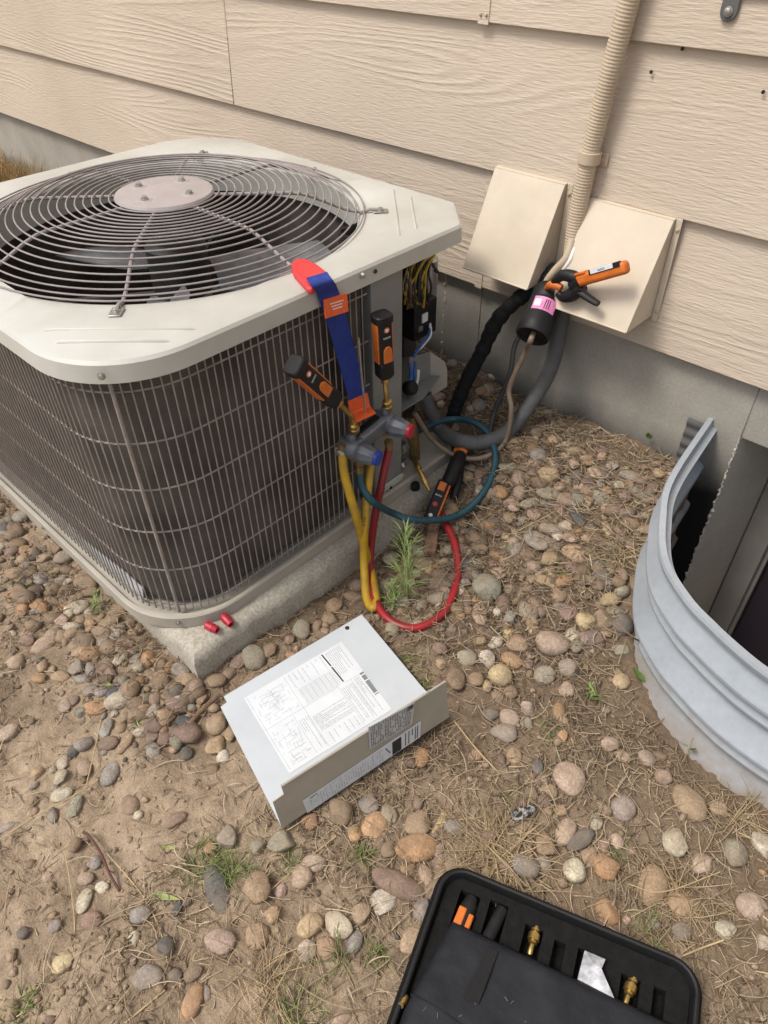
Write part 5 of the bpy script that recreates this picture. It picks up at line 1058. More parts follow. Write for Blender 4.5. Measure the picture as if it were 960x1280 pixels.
# ------------------------------------------------------------------ stones
CC = {'t': ((.33, .235, .15), 'tan'), 'o': ((.36, .215, .115), 'rusty'), 'p': ((.37, .275, .215), 'pinkish'), 'g': ((.25, .225, .20), 'grey'), 'd': ((.075, .08, .085), 'slate'), 'w': ((.47, .41, .32), 'cream'),
      'r': ((.20, .138, .115), 'purplish'), 'b': ((.215, .155, .105), 'brown'), 'n': ((.25, .235, .18), 'greenish'), 'y': ((.45, .35, .20), 'yellowish')}
ST = '''54,803,35,20,-35,p 24,832,22,18,0,p 98,840,22,21,0,g 51,851,18,12,0,o 27,760,18,14,80,o 42,761,14,12,0,g 73,754,14,12,0,o 84,761,18,12,80,w 76,773,20,16,80,p 108,756,14,12,80,w 110,786,13,13,0,t 129,806,16,16,0,g 145,800,18,13,-30,n 157,808,26,22,0,b
106,727,30,20,20,b 112,737,22,18,0,b 55,697,22,18,0,t 66,684,20,18,0,b 79,695,25,16,-20,g 31,689,14,14,0,o 9,651,14,13,0,n 23,645,20,16,0,g 127,790,24,14,10,b 150,762,16,14,0,b 142,776,20,14,0,b 177,838,18,14,0,n 200,849,22,20,80,t 226,841,26,16,20,g
152,827,22,12,-40,w 98,771,16,12,80,b 89,792,16,14,0,t 168,830,14,10,0,g 34,799,20,14,0,r 114,840,16,10,80,g 104,853,18,10,0,g 163,780,14,12,80,b 173,784,12,10,80,b 77,849,22,14,0,t 102,817,24,14,0,t
6,914,32,20,-30,p 81,882,17,14,70,p 92,876,13,12,0,r 116,866,20,14,-20,g 128,869,18,12,-20,g 144,870,20,17,-60,d 121,886,31,17,-5,o 102,891,14,12,0,g 134,912,25,19,-60,g 105,932,25,16,-25,g 136,930,27,16,-10,r 157,931,30,12,-50,t 136,964,34,22,-60,g 80,952,18,17,0,w 75,970,19,17,0,w 75,990,27,17,-15,w
46,964,17,15,0,t 40,979,15,10,-25,g 104,956,24,15,80,p 93,1007,30,14,-70,n 41,1013,12,12,0,p 6,1034,24,9,-25,g 94,1056,16,16,0,b 162,1004,28,22,70,b 172,1018,13,12,0,w 192,940,22,17,80,g 192,922,18,16,0,r 194,894,22,18,0,g 217,937,13,10,0,t 232,943,18,16,0,d 205,914,15,10,0,o 221,1028,28,14,-35,r 144,895,11,10,0,w
90,940,16,14,0,d 130,938,11,11,0,g 65,961,10,9,0,w 67,982,14,10,0,g 106,1048,10,9,0,r 39,900,9,9,0,d 202,855,22,20,80,b 37,1077,13,11,-15,b 59,1095,14,12,70,p 119,1077,15,15,0,g 107,1081,11,8,80,r 105,1126,30,16,-68,w 127,1108,16,12,0,w 106,1097,20,13,0,p 115,1152,23,19,20,r 176,1145,28,18,-15,g 79,1204,30,21,-35,y
210,1187,24,19,80,d 188,1226,36,23,-15,g 169,1174,14,14,0,w 170,1205,13,9,80,r 13,1261,28,22,75,b 69,1159,16,13,0,g 32,1169,15,13,-20,d 9,1232,10,10,0,b 66,1145,12,9,0,t 234,1126,12,11,0,r 221,1138,22,10,-70,d 150,1263,14,10,0,t 63,1276,14,10,0,r
285,1048,36,25,80,g 352,1057,38,27,5,n 322,1058,21,19,0,n 263,1058,18,15,70,o 273,1113,60,25,75,d 323,1111,38,31,70,t 390,1027,24,20,0,o 425,1018,36,29,80,b 443,1043,18,17,0,o 468,1032,38,29,-60,o 460,1007,28,24,60,g 487,1018,24,16,70,n 522,1030,36,28,5,t 522,1062,50,28,5,o 485,1063,21,18,0,b 510,1087,21,17,0,t
498,1105,74,26,25,r 480,1127,35,31,30,w 532,1095,24,16,70,p 530,1138,25,23,0,g 452,1140,28,22,5,t 423,1155,37,24,35,w 388,1157,36,23,-40,y 442,1175,31,18,-70,g 407,1183,27,23,20,t 383,1187,24,22,0,w 343,1147,26,18,-50,t 322,1170,36,28,-70,t 348,1192,24,18,0,b 377,1097,26,24,0,p 393,1080,28,18,10,p 457,1112,24,18,0,b
277,1180,36,24,0,p 242,1258,46,22,-65,o 259,1245,20,12,80,g 515,1173,40,26,-70,t 350,1110,20,18,80,p 243,1220,24,14,-40,b 427,1272,28,14,-20,p 233,1127,12,12,0,r
643,558,26,20,0,t 650,572,26,16,0,b 672,575,22,20,0,g 642,589,38,14,-5,n 685,600,28,20,0,t 715,585,16,15,0,p 732,578,20,16,0,t 742,592,22,20,40,p 757,595,14,14,0,d 752,573,16,14,0,t 767,582,18,14,0,g 685,618,30,20,0,n 640,627,28,18,75,p 662,630,26,12,-25,n 668,642,17,15,0,p 687,632,20,9,0,d 700,638,16,14,0,r
758,618,18,16,0,o 780,623,18,13,10,r 773,603,16,12,0,w 805,600,22,12,-10,r 787,593,26,16,20,g 823,592,14,14,0,t 842,593,14,12,0,p 735,630,17,16,0,t 720,648,38,14,65,d 706,661,20,17,70,w 697,673,14,14,0,w 688,682,12,12,0,t 713,677,22,13,0,p 733,677,14,13,0,p 722,694,38,22,5,t 688,701,29,28,0,t 715,712,25,18,10,r
750,683,22,15,30,r 757,665,24,14,80,t 670,675,36,22,60,g 659,693,25,19,80,r 620,688,17,13,0,o 633,697,17,15,0,t 626,713,21,19,0,p 600,683,20,14,0,b 583,708,22,14,70,d 610,735,38,32,10,n 638,730,20,20,0,p 617,700,14,14,0,r 665,723,14,12,0,t 680,727,22,14,0,t 560,730,14,12,80,g 600,593,20,18,0,b 628,603,26,14,0,b
817,627,20,14,0,b 822,643,20,12,80,p 808,665,24,14,0,b 797,730,24,22,0,b 588,747,12,11,0,p 600,767,30,17,80,p 622,762,14,13,0,w 638,772,20,18,0,g 637,790,17,15,0,y 620,800,21,14,-25,w 600,800,17,15,0,t 647,803,26,20,0,t 665,785,18,16,0,t 690,802,44,30,5,p 716,793,18,17,0,w 732,777,28,22,10,y 755,773,26,22,60,b
778,777,34,25,70,d 739,797,34,18,-5,r 710,767,22,20,0,r 778,808,22,20,0,n 640,823,27,16,30,o 608,822,24,22,80,w 583,825,25,22,0,n 626,843,30,25,0,y 660,825,17,15,70,r 682,842,27,25,30,n 710,837,31,26,-50,g 708,863,20,19,0,p 777,853,21,18,0,y 570,852,28,21,80,b 595,852,18,17,0,b 623,867,18,17,0,r 639,864,18,16,0,b 660,883,24,17,75,p
637,897,24,21,20,p 658,903,16,14,0,n 630,913,30,16,0,g 607,858,15,14,0,y 733,745,14,14,0,b 548,817,20,14,0,r 550,833,16,14,0,t 565,787,14,12,0,r 608,787,20,14,0,r 643,946,20,17,60,t 634,917,26,20,20,g 703,923,15,14,0,o 671,964,20,13,80,d 710,978,36,34,0,p 665,996,18,17,0,b 685,992,22,19,70,t 680,1058,29,27,0,t 719,1088,30,25,0,w
735,1070,26,21,-60,t 726,1051,37,17,-30,d 698,1017,19,17,0,t 743,1028,18,18,0,n 706,1042,34,20,-60,p 634,1088,26,16,20,r 548,1065,18,17,0,p 608,1049,20,12,0,r 650,1008,16,14,0,r 608,955,10,8,0,p 677,1083,20,20,0,g 755,1056,14,14,0,r 595,939,18,14,0,t
862,1004,46,30,58,t 762,1084,40,32,45,o 761,1138,34,30,70,o 817,1102,48,32,100,t 917,1066,35,30,15,n 952,1057,36,32,70,w 900,1010,25,18,30,t 780,1010,30,26,10,g 771,1051,19,18,0,p 793,1060,12,9,0,p 853,1126,30,26,80,t 829,973,22,20,60,p 810,945,22,18,20,p 779,943,20,14,0,p 847,1051,34,30,0,w 942,1132,38,27,20,p 880,1078,32,24,0,p
785,1148,12,10,0,p 894,1108,18,16,60,r 848,1198,14,12,0,p 909,1161,28,20,0,w 757,1014,16,14,0,b 795,1075,12,10,60,p 954,1179,20,16,0,w 939,1241,26,16,0,b 418,755,24,22,0,t 413,777,24,20,80,b 397,783,16,16,0,b 378,790,24,20,80,n 363,805,14,12,0,b 318,825,30,26,70,n 338,817,20,18,0,b 302,828,30,16,-30,r 287,843,20,14,0,b 270,853,26,16,0,b
272,908,26,24,0,t 270,933,26,24,0,t 280,947,18,16,0,w 288,920,18,12,80,t 265,963,18,18,0,b 527,947,27,17,100,o 490,790,20,16,80,n 253,875,18,16,0,b 442,742,24,12,0,b 489,692,20,18,0,w 525,686,22,18,80,g 530,705,26,18,0,b 546,730,22,20,0,p 484,730,24,20,80,n 576,738,18,14,80,w 547,498,18,16,0,p 551,510,12,12,0,w 597,510,20,18,0,g
601,492,14,12,0,o 567,535,16,12,80,p 588,513,12,12,0,w 566,459,16,14,0,g 611,488,16,14,80,p 617,472,14,12,0,w 575,480,14,12,0,b 640,470,14,12,0,t 655,535,18,14,0,b 690,555,18,14,0,t 700,560,16,12,0,r 725,560,16,12,0,b 660,600,16,12,0,b 700,610,16,12,0,p 725,610,18,14,0,t'''
stones = []
for tok in ST.split():
    a = tok.split(','); stones.append((float(a[0]), float(a[1]), float(a[2]), float(a[3]), float(a[4]), a[5]))
def stone_mesh(seed, sub):
    import bmesh
    r = np.random.RandomState(seed); bm = bmesh.new(); bmesh.ops.create_icosphere(bm, subdivisions=sub, radius=1.0)
    dirs = [unit(r.randn(3)) for _ in range(9)]; cut = r.uniform(.50, .85, 9) if seed < 105 else r.uniform(.62, .98, 9) if seed < 109 else r.uniform(.84, 1.0, 9); ph = r.uniform(0, 6, 6)
    for v in bm.verts:
        p = np.array(v.co); 
        for d, c in zip(dirs, cut):
            e = p.dot(d)
            if e > c: p -= d*(e-c)*.85
        k = 1+.035*math.sin(7*p[0]+ph[5])*math.sin(6*p[1]+ph[2])*math.cos(6*p[2]+ph[0])+.08*math.sin(2.1*p[0]+ph[0])*math.cos(1.9*p[1]+ph[1])+.05*math.sin(3.3*p[2]+ph[2])+.03*math.sin(5*p[0]+ph[3])*math.sin(5*p[1]+ph[4])
        v.co = Vector(p*k)
    me = bpy.data.meshes.new('river_stone'); bm.to_mesh(me); bm.free(); me.polygons.foreach_set('use_smooth', [True]*len(me.polygons)); me.materials.append(M['stone']); return me
SM = [stone_mesh(100+i, 3) for i in range(14)]
WXMIN, WYMIN = float(well_path[:, 0].min()), float(well_path[:, 1].min())
def blocked(x, y, mrg=0.0):
    if y > -.012: return True
    if -1.85-mrg < x < sx1+mrg and sy0-mrg < y < -.17: return True
    if x > WXMIN-.05 and y > WYMIN-.05 and inside_well(np.array([x]), np.array([y]), .03)[0]: return True
    q = V(x, y, 0)-A_; s1, t1 = q[:2].dot(pu[:2]), q[:2].dot(pv[:2])
    if -mrg < s1 < pLen+mrg and -mrg < t1 < pD+mrg: return True
    q = V(x, y, 0)-O_; s1, t1 = q.dot(cu_), q.dot(cv)
    return -mrg < s1 < cw+mrg and -mrg < t1 < cdp+mrg
def near_word(x, y, px, py):
    if px > 770 and py < 900: return 'by the window well'
    if px > 740: return 'in straw near the tool case'
    if y > -.30: return 'at the foundation foot'
    if px < 260 and py < 870: return 'along the pad front'
    if px < 260: return 'on bare dirt'
    if px < 600 and py < 860: return 'by the red hose'
    if py < 900: return 'in the pebble patch'
    if px < 560 and py < 1080: return 'by the access panel'
    if px < 560: return 'below the access panel'
    return 'above the tool case'
stones.sort(key=lambda s: -s[2]*s[3])
xtra = []; nstone = 0; big = []; seen = set()
for i, (px, py, a, b, an, c) in enumerate(stones):
    p = GG(px, py, .004); k = mpp(p); e = V(math.cos(rad(an)), math.sin(rad(an)), 0)
    q = GG(px+e[0]*a/2, py+e[1]*a/2, .004); q2 = GG(px-e[0]*a/2, py-e[1]*a/2, .004); dv = q-q2; La = .5*(np.linalg.norm(dv[:2])/1.12+a*k)
    fx = abs(math.sin(rad(an))); Lb = b*k*(1.0+.10*(1-fx)); hgt = min(La, Lb)*rnd.uniform(.62, .8)
    col = np.array(CC[c][0])*rnd.uniform(.85, 1.15)*np.array([rnd.uniform(.95, 1.05), 1, rnd.uniform(.94, 1.06)])
    if i >= 297 or (a*b < 110): xtra.append((p[0], p[1], La/2, Lb/2, hgt/2, math.atan2(dv[1], dv[0]), col)); continue
    o = bpy.data.objects.new('river_stone', SM[rnd.randrange(14) if a/b < 1.5 else 9+rnd.randrange(5)]); COL.objects.link(o)
    o.location = (p[0], p[1], gtop(p[0], p[1])+hgt*rnd.uniform(.06, .22)); o.rotation_euler = (rnd.uniform(-.15, .15), rnd.uniform(-.15, .15), math.atan2(dv[1], dv[0])+rnd.choice((0, math.pi)))
    o.scale = (La/2*1.14, Lb/2*1.14, hgt/2*1.05); o.color = (*col, 1); nstone += 1; big.append((p[0], p[1], (La+Lb)/4))
    sz = 'large' if a*b > 700 else ('medium' if a*b > 330 else 'small'); shp = 'long' if a/b > 1.7 else ('oval' if a/b > 1.25 else 'round')
    nb_ = min((t for t in stones[:297] if t[:2] != (px, py)), key=lambda t: (t[0]-px)**2+(t[1]-py)**2)
    rel = 'larger' if nb_[2]*nb_[3] > a*b*1.15 else ('smaller' if nb_[2]*nb_[3] < a*b*.87 else 'similar')
    lab = f'{sz} {shp} {CC[c][1]} stone next to a {rel} {CC[nb_[5]][1]} one {near_word(p[0], p[1], px, py)}'
    if lab in seen:
        n3_ = sorted((t for t in stones[:297] if t[:2] != (px, py)), key=lambda t: (t[0]-px)**2+(t[1]-py)**2)[:3]
        lab = f'{sz} {shp} {CC[c][1]} stone near {CC[n3_[0][5]][1]}, {CC[n3_[1][5]][1]} and {CC[n3_[2][5]][1]} ones {near_word(p[0], p[1], px, py)}'
    seen.add(lab); tag(o, lab, 'stone', 'river stones scattered over the dirt')

# small pebbles, clods and straw: countless, one object each
import bmesh as _bm
def ico(sub):
    b = _bm.new(); _bm.ops.create_icosphere(b, subdivisions=sub, radius=1.0); b.verts.ensure_lookup_table()
    v = np.array([q.co[:] for q in b.verts]); f = np.array([[x.index for x in q.verts] for q in b.faces]); b.free(); return v, f
IV, IF = ico(2); IV1, IF1 = ico(1)
def heap(x, y):
    """how stony the dirt is, 0..1, read off the photograph's zones"""
    d = np.where((x < -.45) & (y < -1.0), .008, .05)
    d = d+.95*np.exp(-((y+.30)/.23)**2)*(x > -.85)*np.where(x > -.35, np.exp(-((x+.35)/.15)**2), 1)
    d = d+.85*np.where(x < -.75, np.exp(-((y+1.15)/.085)**2), 0)+.35*np.exp(-(((x+.62)/.22)**2+((y+.62)/.14)**2))
    return np.minimum(1, d)
def strawiness(x, y):
    d = .22+.75*np.maximum(0, fbm(x*4.1+3, y*4.1+9, 2)+.25)
    d = d+.75*np.exp(-(((x+.42)/.28)**2+((y+.20)/.26)**2))+.7*np.exp(-(((x-.15)/.35)**2+((y+.78)/.28)**2))+.5*np.exp(-(((x+.42)/.3)**2+((y+1.0)/.14)**2))+.45*np.exp(-((y+.12)/.10)**2)
    return np.minimum(1, np.where((x < -.6) & (y < -1.02), d*.35, d))
def gtopv(x, y): return gz(x, y)+rough(x, y)
def blockedv(x, y, mrg=0.0):
    b = (y > -.012) | ((x > -1.85-mrg) & (x < sx1+mrg) & (y > sy0-mrg) & (y < -.17)) | inside_well(x, y, .03)
    def rect(o, u, v, w_, h_):
        s1 = (x-o[0])*u[0]+(y-o[1])*u[1]; t1 = (x-o[0])*v[0]+(y-o[1])*v[1]; return (s1 > -mrg) & (s1 < w_+mrg) & (t1 > -mrg) & (t1 < h_+mrg)
    return b | rect(A_, pu, pv, pLen, pD) | rect(O_, cu_, cv, cw, cdp)
def scatter(n, dens, mrg=0.0, box_=(-2.2, .62, -1.65, -.012)):
    X_, Y_ = [], []; got = 0
    while got < n:
        x = nr.uniform(box_[0], box_[1], 20000); y = nr.uniform(box_[2], box_[3], 20000)
        k = (nr.rand(20000) < dens(x, y)) & ~blockedv(x, y, mrg); X_.append(x[k]); Y_.append(y[k]); got += int(k.sum())
    return np.concatenate(X_)[:n], np.concatenate(Y_)[:n]
vv, ff, cc = [], [], []; nb = 0
def put(x, y, a, b, h, rot, col, hi=True, sink=.3):
    global nb
    v_, f_ = (IV, IF) if hi else (IV1, IF1); r = nr
    P = v_*(1+.16*r.randn(len(v_), 1)*(.5 if hi else .8))*np.array([a, b, h]); c, s_ = math.cos(rot), math.sin(rot)
    P = np.stack([P[:, 0]*c-P[:, 1]*s_+x, P[:, 0]*s_+P[:, 1]*c+y, P[:, 2]+gtop(x, y)+h*sink], 1)
    vv.append(P); ff.append(f_+nb); cc.append(np.tile(col, (len(P), 1))); nb += len(P)
for (x, y, a, b, h, rot, col) in xtra: put(x, y, a, b, h, rot, col)
keys = list('tttoppggdwrrbbbbnny')
BG = np.array(big)
for x, y in zip(*scatter(2600, heap, .004)):
    if (np.hypot(BG[:, 0]-x, BG[:, 1]-y) < BG[:, 2]+.003).any(): continue
    s_ = min(.021, .0070*math.exp(nr.randn()*.55)*(1.35 if heap(x, y) > .5 else .75)); col = np.array(CC[keys[nr.randint(len(keys))]][0])*nr.uniform(.5, 1.0)
    put(x, y, s_*nr.uniform(1, 1.4), s_*nr.uniform(.75, 1), s_*nr.uniform(.5, .8), nr.uniform(0, 6.28), col, s_ > .008, .25)
bulk('pebbles', np.vstack(vv), np.vstack(ff).tolist(), np.vstack(cc), 'pebble', 'fine mixed pebbles filling the gaps between the river stones', 'pebbles')
vv, ff, cc = [], [], []; nb = 0
for x, y in zip(*scatter(4200, lambda a, b: np.clip(.6+1.4*vnoise(a*7.0, b*7.0), 0, 1))):
    s_ = .0026*math.exp(nr.randn()*.5); put(x, y, s_*1.2, s_, s_*.8, nr.uniform(0, 6.28), np.array([.33, .245, .17])*nr.uniform(.6, 1.15)*(.7 if y > -.8 else 1), False, .3)
bulk('soil_crumbs', np.vstack(vv), np.vstack(ff).tolist(), np.vstack(cc), 'pebble', 'crumbs of dry soil sprinkled over the bare dirt', 'soil')

def blades(name, spec, mat, label, cat):
    """spec rows: x, y, z, heading, length, lift (rise along the blade), curl, radius, r, g, b"""
    S = np.array(spec); n = len(S); K = 5; T = np.linspace(0, 1, K); pts = np.zeros((n, K, 3))
    hd = S[:, 3:4]+S[:, 6:7]*T[None, :]; dl = S[:, 4:5]/(K-1)
    pts[:, 1:, 0] = np.cumsum(np.cos(hd[:, 1:])*dl*np.cos(S[:, 5:6]), 1); pts[:, 1:, 1] = np.cumsum(np.sin(hd[:, 1:])*dl*np.cos(S[:, 5:6]), 1)
    pts[:, :, 2] = S[:, 4:5]*(np.sin(S[:, 5:6])*T-(.25*T*T)*np.abs(np.sin(S[:, 5:6]))); pts += S[:, None, :3]
    d = np.gradient(pts, axis=1); d /= np.linalg.norm(d, axis=2, keepdims=True)+1e-9
    up = np.array([0, 0, 1.0]); s1 = np.cross(d, up); s1 /= np.linalg.norm(s1, axis=2, keepdims=True)+1e-9; s2 = np.cross(s1, d)
    rr = S[:, 7][:, None, None]*np.array([1, 1, .9, .7, .25])[None, :, None]
    ring = np.stack([pts+rr*(math.cos(a)*s1+math.sin(a)*s2) for a in (0, 2.094, 4.189)], 2)     # n,K,3,3
    vv = ring.reshape(-1, 3); base = (np.arange(n)*K*3)[:, None, None]
    f = []
    for k in range(K-1):
        for j in range(3): f.append([k*3+j, k*3+(j+1) % 3, (k+1)*3+(j+1) % 3, (k+1)*3+j])
    ff = (np.array(f)[None]+base).reshape(-1, 4)
    return bulk(name, vv, ff.tolist(), np.repeat(S[:, 8:11], K*3, 0), mat, label, cat)
def straw_rows(n, dens, ca, cb, L0, L1, Lp, lift, curl, r0_, r1_, top, tp=1.0):
    x, y = scatter(n, dens, -.004); t = nr.rand(n)[:, None]**tp
    col = (np.array(ca)*(1-t)+np.array(cb)*t)*nr.uniform(.75, 1.3, (n, 1)); h = heap(x, y)
    return np.column_stack([x, y, gtopv(x, y)+nr.uniform(.0005, 1, n)*top*(.5+1.3*h), nr.uniform(0, 6.28, n), L0+L1*nr.rand(n)**Lp, nr.uniform(*lift, n), nr.uniform(-curl, curl, n), nr.uniform(r0_, r1_, n), col])
spec = [straw_rows(15000, strawiness, (.50, .40, .27), (.24, .175, .115), .012, .055, 2.0, (-.08, .28), 1.3, .0005, .0011, .016),
        straw_rows(17000, lambda x, y: np.minimum(1, .08+.9*heap(x, y)+.6*strawiness(x, y)*np.where((x < -.55) & (y < -1.0), .3, 1))*np.clip(.45+1.6*fbm(x*9+1, y*9+2, 2), 0, 1), (.36, .28, .185), (.10, .07, .048), .006, .022, 1.5, (-.1, .35), 1.6, .0006, .0013, .012, .7)]
spec = np.vstack(spec).tolist()
# a loose tussock of dead grass against the well
for c in (GG(787, 700), GG(770, 690), GG(640, 1075), GG(612, 1068), GG(850, 1130), GG(925, 1020), GG(345, 1235)):
    for _ in range(85):
        a = nr.uniform(0, 6.28); r = .04*abs(nr.randn()); x, y = c[0]+r*math.cos(a), c[1]+r*math.sin(a)
        if blocked(x, y, .0): continue
        spec.append((x, y, gtop(x, y)+.002, nr.uniform(0, 6.28), nr.uniform(.04, .11), nr.uniform(.02, .45), nr.uniform(-.9, .9), nr.uniform(.0005, .0010), *(np.array([.45, .34, .20])*nr.uniform(.7, 1.2))))
blades('dry_straw', spec, 'straw', 'dry straw and dead grass strewn over dirt and stones', 'straw')
# standing dry grass by the foundation, left of the air conditioner
spec = []
for _ in range(6500):
    x, y = nr.uniform(-4.4, -1.95), -abs(nr.randn())*.22-.02
    if y < -1.0: continue
    spec.append((x, y, gtop(x, y)-.005, nr.uniform(0, 6.28), nr.uniform(.05, .24)*(.6+.4*math.exp(-((x+3.1)/.7)**2)), nr.uniform(.35, 1.4), nr.uniform(-.7, .7), nr.uniform(.0007, .0014), *(np.array([.40, .27, .12])*nr.uniform(.65, 1.25))))
blades('dry_grass', spec, 'straw', 'tall dry yellow grass along the foundation behind the air conditioner', 'grass')
# green sprigs
def sprig_spec(c, n, L, spread, lift, col, rad_=.0008):
    o_ = []
    for _ in range(n):
        a = nr.uniform(0, 6.28); r = spread*math.sqrt(nr.rand()); x, y = c[0]+r*math.cos(a), c[1]+r*math.sin(a)
        o_.append((x, y, gtop(x, y), nr.uniform(0, 6.28), L*nr.uniform(.5, 1.2), nr.uniform(*lift), nr.uniform(-.8, .8), rad_*nr.uniform(.7, 1.3), *(np.array(col)*nr.uniform(.7, 1.4))))
    return o_
spec = []
for px, py, n_, L, sp_ in ((295, 1095, 60, .04, .018), (262, 1080, 90, .04, .035), (360, 1080, 25, .035, .02), (455, 1065, 30, .04, .015), (372, 1272, 50, .045, .03), (25, 1270, 60, .035, .03), (742, 870, 26, .03, .010), (425, 1195, 25, .05, .012), (475, 1200, 18, .035, .02), (120, 757, 40, .03, .015), (700, 725, 20, .03, .012), (172, 905, 20, .035, .008), (770, 1065, 20, .03, .012), (868, 940, 14, .03, .006), (520, 860, 40, .04, .03), (505, 835, 25, .04, .02), (500, 745, 40, .045, .03), (815, 1160, 25, .035, .02), (30, 735, 25, .03, .015), (470, 1190, 14, .03, .01), (640, 1000, 10, .03, .02), (685, 925, 20, .035, .03)):
    spec += sprig_spec(GG(px, py), n_, L, sp_, (.15, 1.1), (.20, .24, .085))
blades('green_grass', spec, 'grass', 'short green grass blades sprouting between the stones', 'grass')

# ------------------------------------------------------------------ single plants, leaves, twigs, stalks
def weed(px, py, h, n, label, leafL, mat='weed'):
    b = GG(px, py); t = thing('weed', tuple(b), label, 'weed')
    top = b+V(-.016, .012, h); stem = catmull([b, b+V(-.004, .003, h*.4), b+V(.004, .0, h*.75), top], 6)
    MB().tube(stem, [.0022*(1-.6*i/len(stem)) for i in range(len(stem))], 6).build('stem', mat, t)
    m = MB()
    for i in range(n):
        f = .12+.88*(i/n); c = b+(top-b)*f+V(rnd.uniform(-.006, .006), rnd.uniform(-.006, .006), 0); a = i*2.4; L = leafL*(1.0-.35*f)*rnd.uniform(.5, 1.25); up = .7+1.5*f
        d = unit(V(math.cos(a), math.sin(a), up*rnd.uniform(.6, 1.2))); s_ = unit(np.cross(d, (0, 0, 1)))*0.0012*rnd.uniform(.7, 1.3); e = c+d*L+V(0, 0, -L*.22); mdl = c+d*L*.5
        m.add([c-s_*.6, c+s_*.6, mdl+s_, mdl-s_, e], [(0, 1, 2, 3), (3, 2, 4)])
    m.build('leaves', mat, t, smooth=0); return t
weed(509, 752, .185, 120, 'tall wispy green weed growing beside the pad inside the hose loop', .082)
weed(492, 762, .05, 60, 'low green weed between the yellow hose and the red hose loop', .05)
weed(122, 760, .03, 26, 'tiny green weed among the pebbles in front of the pad', .028)
weed(740, 872, .018, 22, 'tiny green weed in bare dirt left of the window well', .022)
def leaf(p, d, n_, L, wd, label, mat='leaf', name='leaf'):
    d = unit(d); n_ = np.asarray(n_, float); n_ = unit(n_-d*n_.dot(d)); s_ = np.cross(d, n_); rows_ = [(0, .08), (.2, .75), (.45, 1), (.7, .7), (.9, .3), (1, .02)]; vv = []
    for t, w_ in rows_: vv += [p+d*L*t+s_*wd*w_/2+n_*.004*t, p+d*L*t+n_*(-.12*wd*w_+.004*t), p+d*L*t-s_*wd*w_/2+n_*.004*t]
    nv = len(vv); vv += [q-n_*.0004 for q in vv]; ff = []
    for i in range(5):
        for j in (0, 1): a_ = i*3+j; ff += [(a_, a_+1, a_+4, a_+3), (nv+a_+3, nv+a_+4, nv+a_+1, nv+a_)]
    return tag(MB().add(vv, ff).build(name, mat), label, 'leaf')
leaf(W(812, 549, -.012), (-.25, -.2, 1), (0, -1, .3), .022, .016, 'single green leaf sprouting by the foundation next to the window well')
leaf(GG(797, 815, .02)+V(0, 0, .03), (-.4, -.3, .5), (-.5, -.5, .6), .026, .014, 'green leaf standing against the outside of the steel well')
leaf(GG(806, 852, .006), (-1, .3, .1), (0, 0, 1), .035, .013, 'green leaf on the dirt at the foot of the steel well')
leaf(GG(865, 935, .012), (.3, -.6, .5), (0, -.5, 1), .020, .012, 'green leaf at the foot of the steel well near an oval tan stone')
leaf(GG(185, 1117, .006), (.9, .55, .05), (0, 0, 1), .055, .010, 'long pale green leaf on the bare dirt by the grey stones', 'leaf_pale')
leaf(GG(197, 1055, .006), (.9, .4, .1), (0, 0, 1), .035, .009, 'short pale yellow leaf on the dirt below the panel corner', 'leaf_pale')
leaf(GG(118, 850, .01), (.9, .3, .1), (0, 0, 1), .05, .013, 'pale green leaf on the pebbles near the pad corner', 'leaf_pale')
leaf(GG(577, 1003, .005), (.8, -.5, .1), (0, 0, 1), .032, .009, 'pale yellow leaf on the dirt below the bent straw', 'leaf_pale')
def stalk(pts, r, label, mat='straw_one', name='straw_stalk', cat='straw', group='single straw stalks'):
    P = [GG(a, b, d) for a, b, d in pts]; P = [V(q[0], q[1], max(q[2], gtop(q[0], q[1])+r+.001)) for q in P]
    return tag(MB().tube(catmull(P, 5), r, 7).build(name, mat), label, cat, group)
stalk([(104, 1040, .012), (112, 1046, .016), (125, 1065, .014), (137, 1092, .010), (150, 1115, .004)], .0022, 'dark red brown twig lying on bare dirt', 'twig', 'twig', 'twig', None)
stalk([(275, 868, .02), (255, 885, .018), (232, 910, .012), (212, 932, .008)], .0045, 'grey brown stick leaning out from the panel corner', 'wood', 'stick', 'stick', None)
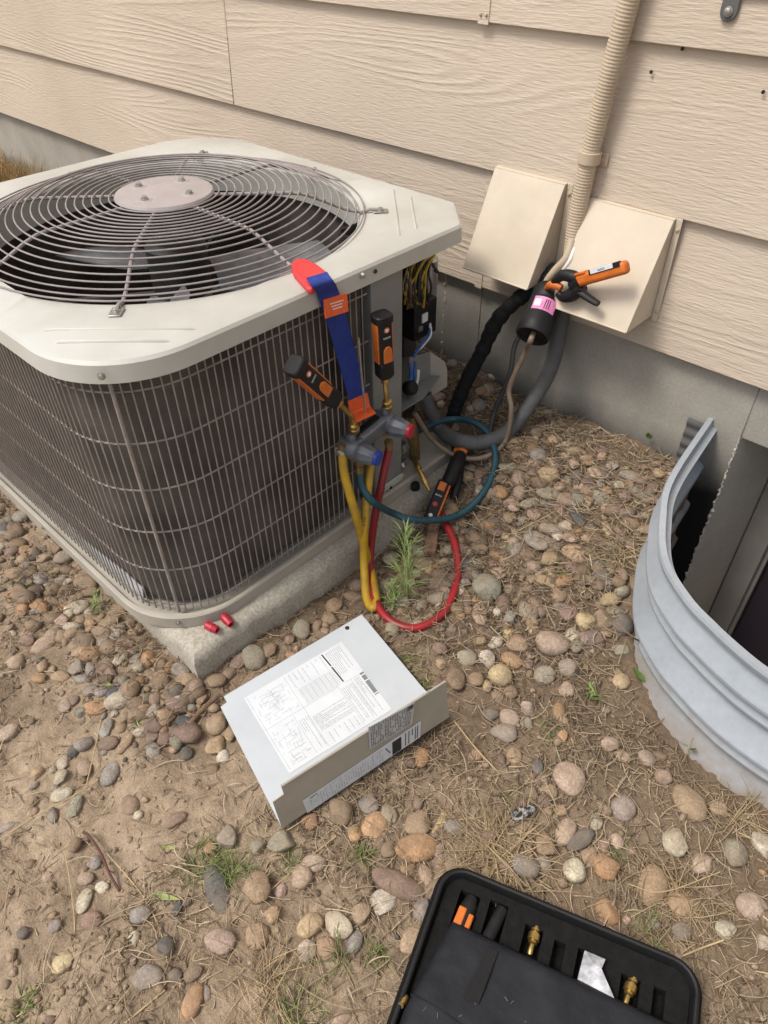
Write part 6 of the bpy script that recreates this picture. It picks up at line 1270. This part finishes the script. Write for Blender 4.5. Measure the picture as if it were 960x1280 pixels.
for pts, r, lab in (([(567, 901), (597, 937), (624, 967)], .0016, 'white straw stalk by the panel flange, upper half of a bent pair'), ([(624, 967), (616, 987), (608, 1007)], .0015, 'short white straw stalk meeting a longer one at a bend'),
        ([(0, 1050), (45, 1020), (90, 995), (122, 975)], .0014, 'long pale straw across the dirt toward a grey oval stone'), ([(129, 891), (120, 935), (107, 985)], .0014, 'straw stalk reaching down from the orange oval stone'),
        ([(80, 1065), (88, 1115), (95, 1160), (90, 1190)], .0011, 'thin straw stalk on bare dirt near the white pointed stone'), ([(157, 1281), (208, 1240)], .0018, 'thick straw stalk at the dark grey oval stone'),
        ([(135, 1067), (178, 1118), (200, 1165), (212, 1215)], .0013, 'long curved straw passing over the dark blue pebble'), ([(333, 1117), (375, 1080), (420, 1045)], .0012, 'straw stalk lying below the panel flange corner'),
        ([(734, 745), (752, 700), (772, 653)], .0013, 'long straw stalk slanting up in the stones by the well'), ([(718, 700), (738, 735), (725, 745)], .0011, 'short straw stalk in the stones by the well'),
        ([(854, 1195), (880, 1184), (905, 1175)], .0017, 'pale straw stalk above the case corner'), ([(545, 1030), (593, 1026), (620, 1040), (650, 1045)], .0014, 'wavy straw stalk above the tool case'),
        ([(645, 665), (680, 646), (712, 630)], .0012, 'straw stalk resting across the pinkish stones'), ([(620, 1068), (650, 1085), (690, 1110)], .0013, 'pale straw stalk beside the case edge'),
        ([(715, 925), (722, 955), (725, 970)], .0015, 'straw stalk on the flat pinkish stone'), ([(785, 1105), (830, 1115), (900, 1090)], .0010, 'thin straw stalk across the pale stones'), ([(560, 470), (600, 500), (640, 535)], .0013, 'straw stalk near the foundation under the black pipe'), ([(590, 455), (612, 490), (625, 505)], .0013, 'straw stalk leaning behind the black pipe')):
    stalk([(a+rnd.uniform(-1.5, 1.5), b, rnd.uniform(.004, .014)) for a, b in pts], r*.72, lab)
wd0, wd1 = GG(543, 655, .012), GG(537, 692, .012); d = unit(wd1-wd0); tag(MB().box((wd0+wd1)/2, (float(np.linalg.norm(wd1-wd0)), .028, .018), (d, unit(np.cross((0, 0, 1), d)), (0, 0, 1))).build('wood_scrap', 'wood', bevel=.004), 'weathered brown scrap of wood below the clamp probe', 'wood')
aw = GG(650, 1022, .006); o = bpy.data.objects.new('mottled_rock', SM[3].copy()); o.data.materials.clear(); o.data.materials.append(M['ash']); COL.objects.link(o); o.location = (aw[0], aw[1], gtop(aw[0], aw[1])+.006); o.scale = (.026, .011, .010); o.rotation_euler = (0, 0, 1.1)
tag(o, 'black and white mottled rock in the dirt above the tool case', 'stone')
wp = GG(550, 1030, .004); tag(MB().box(wp, (.040, .012, .004), (unit(V(.3, -1, .1)), unit(V(1, .3, 0)), (0, 0, 1))).build('bark_chip', 'straw_one', bevel=.001), 'pale flat bark chip next to the tan stones below the panel', 'bark')
print('stones', nstone, 'extra', len(xtra))
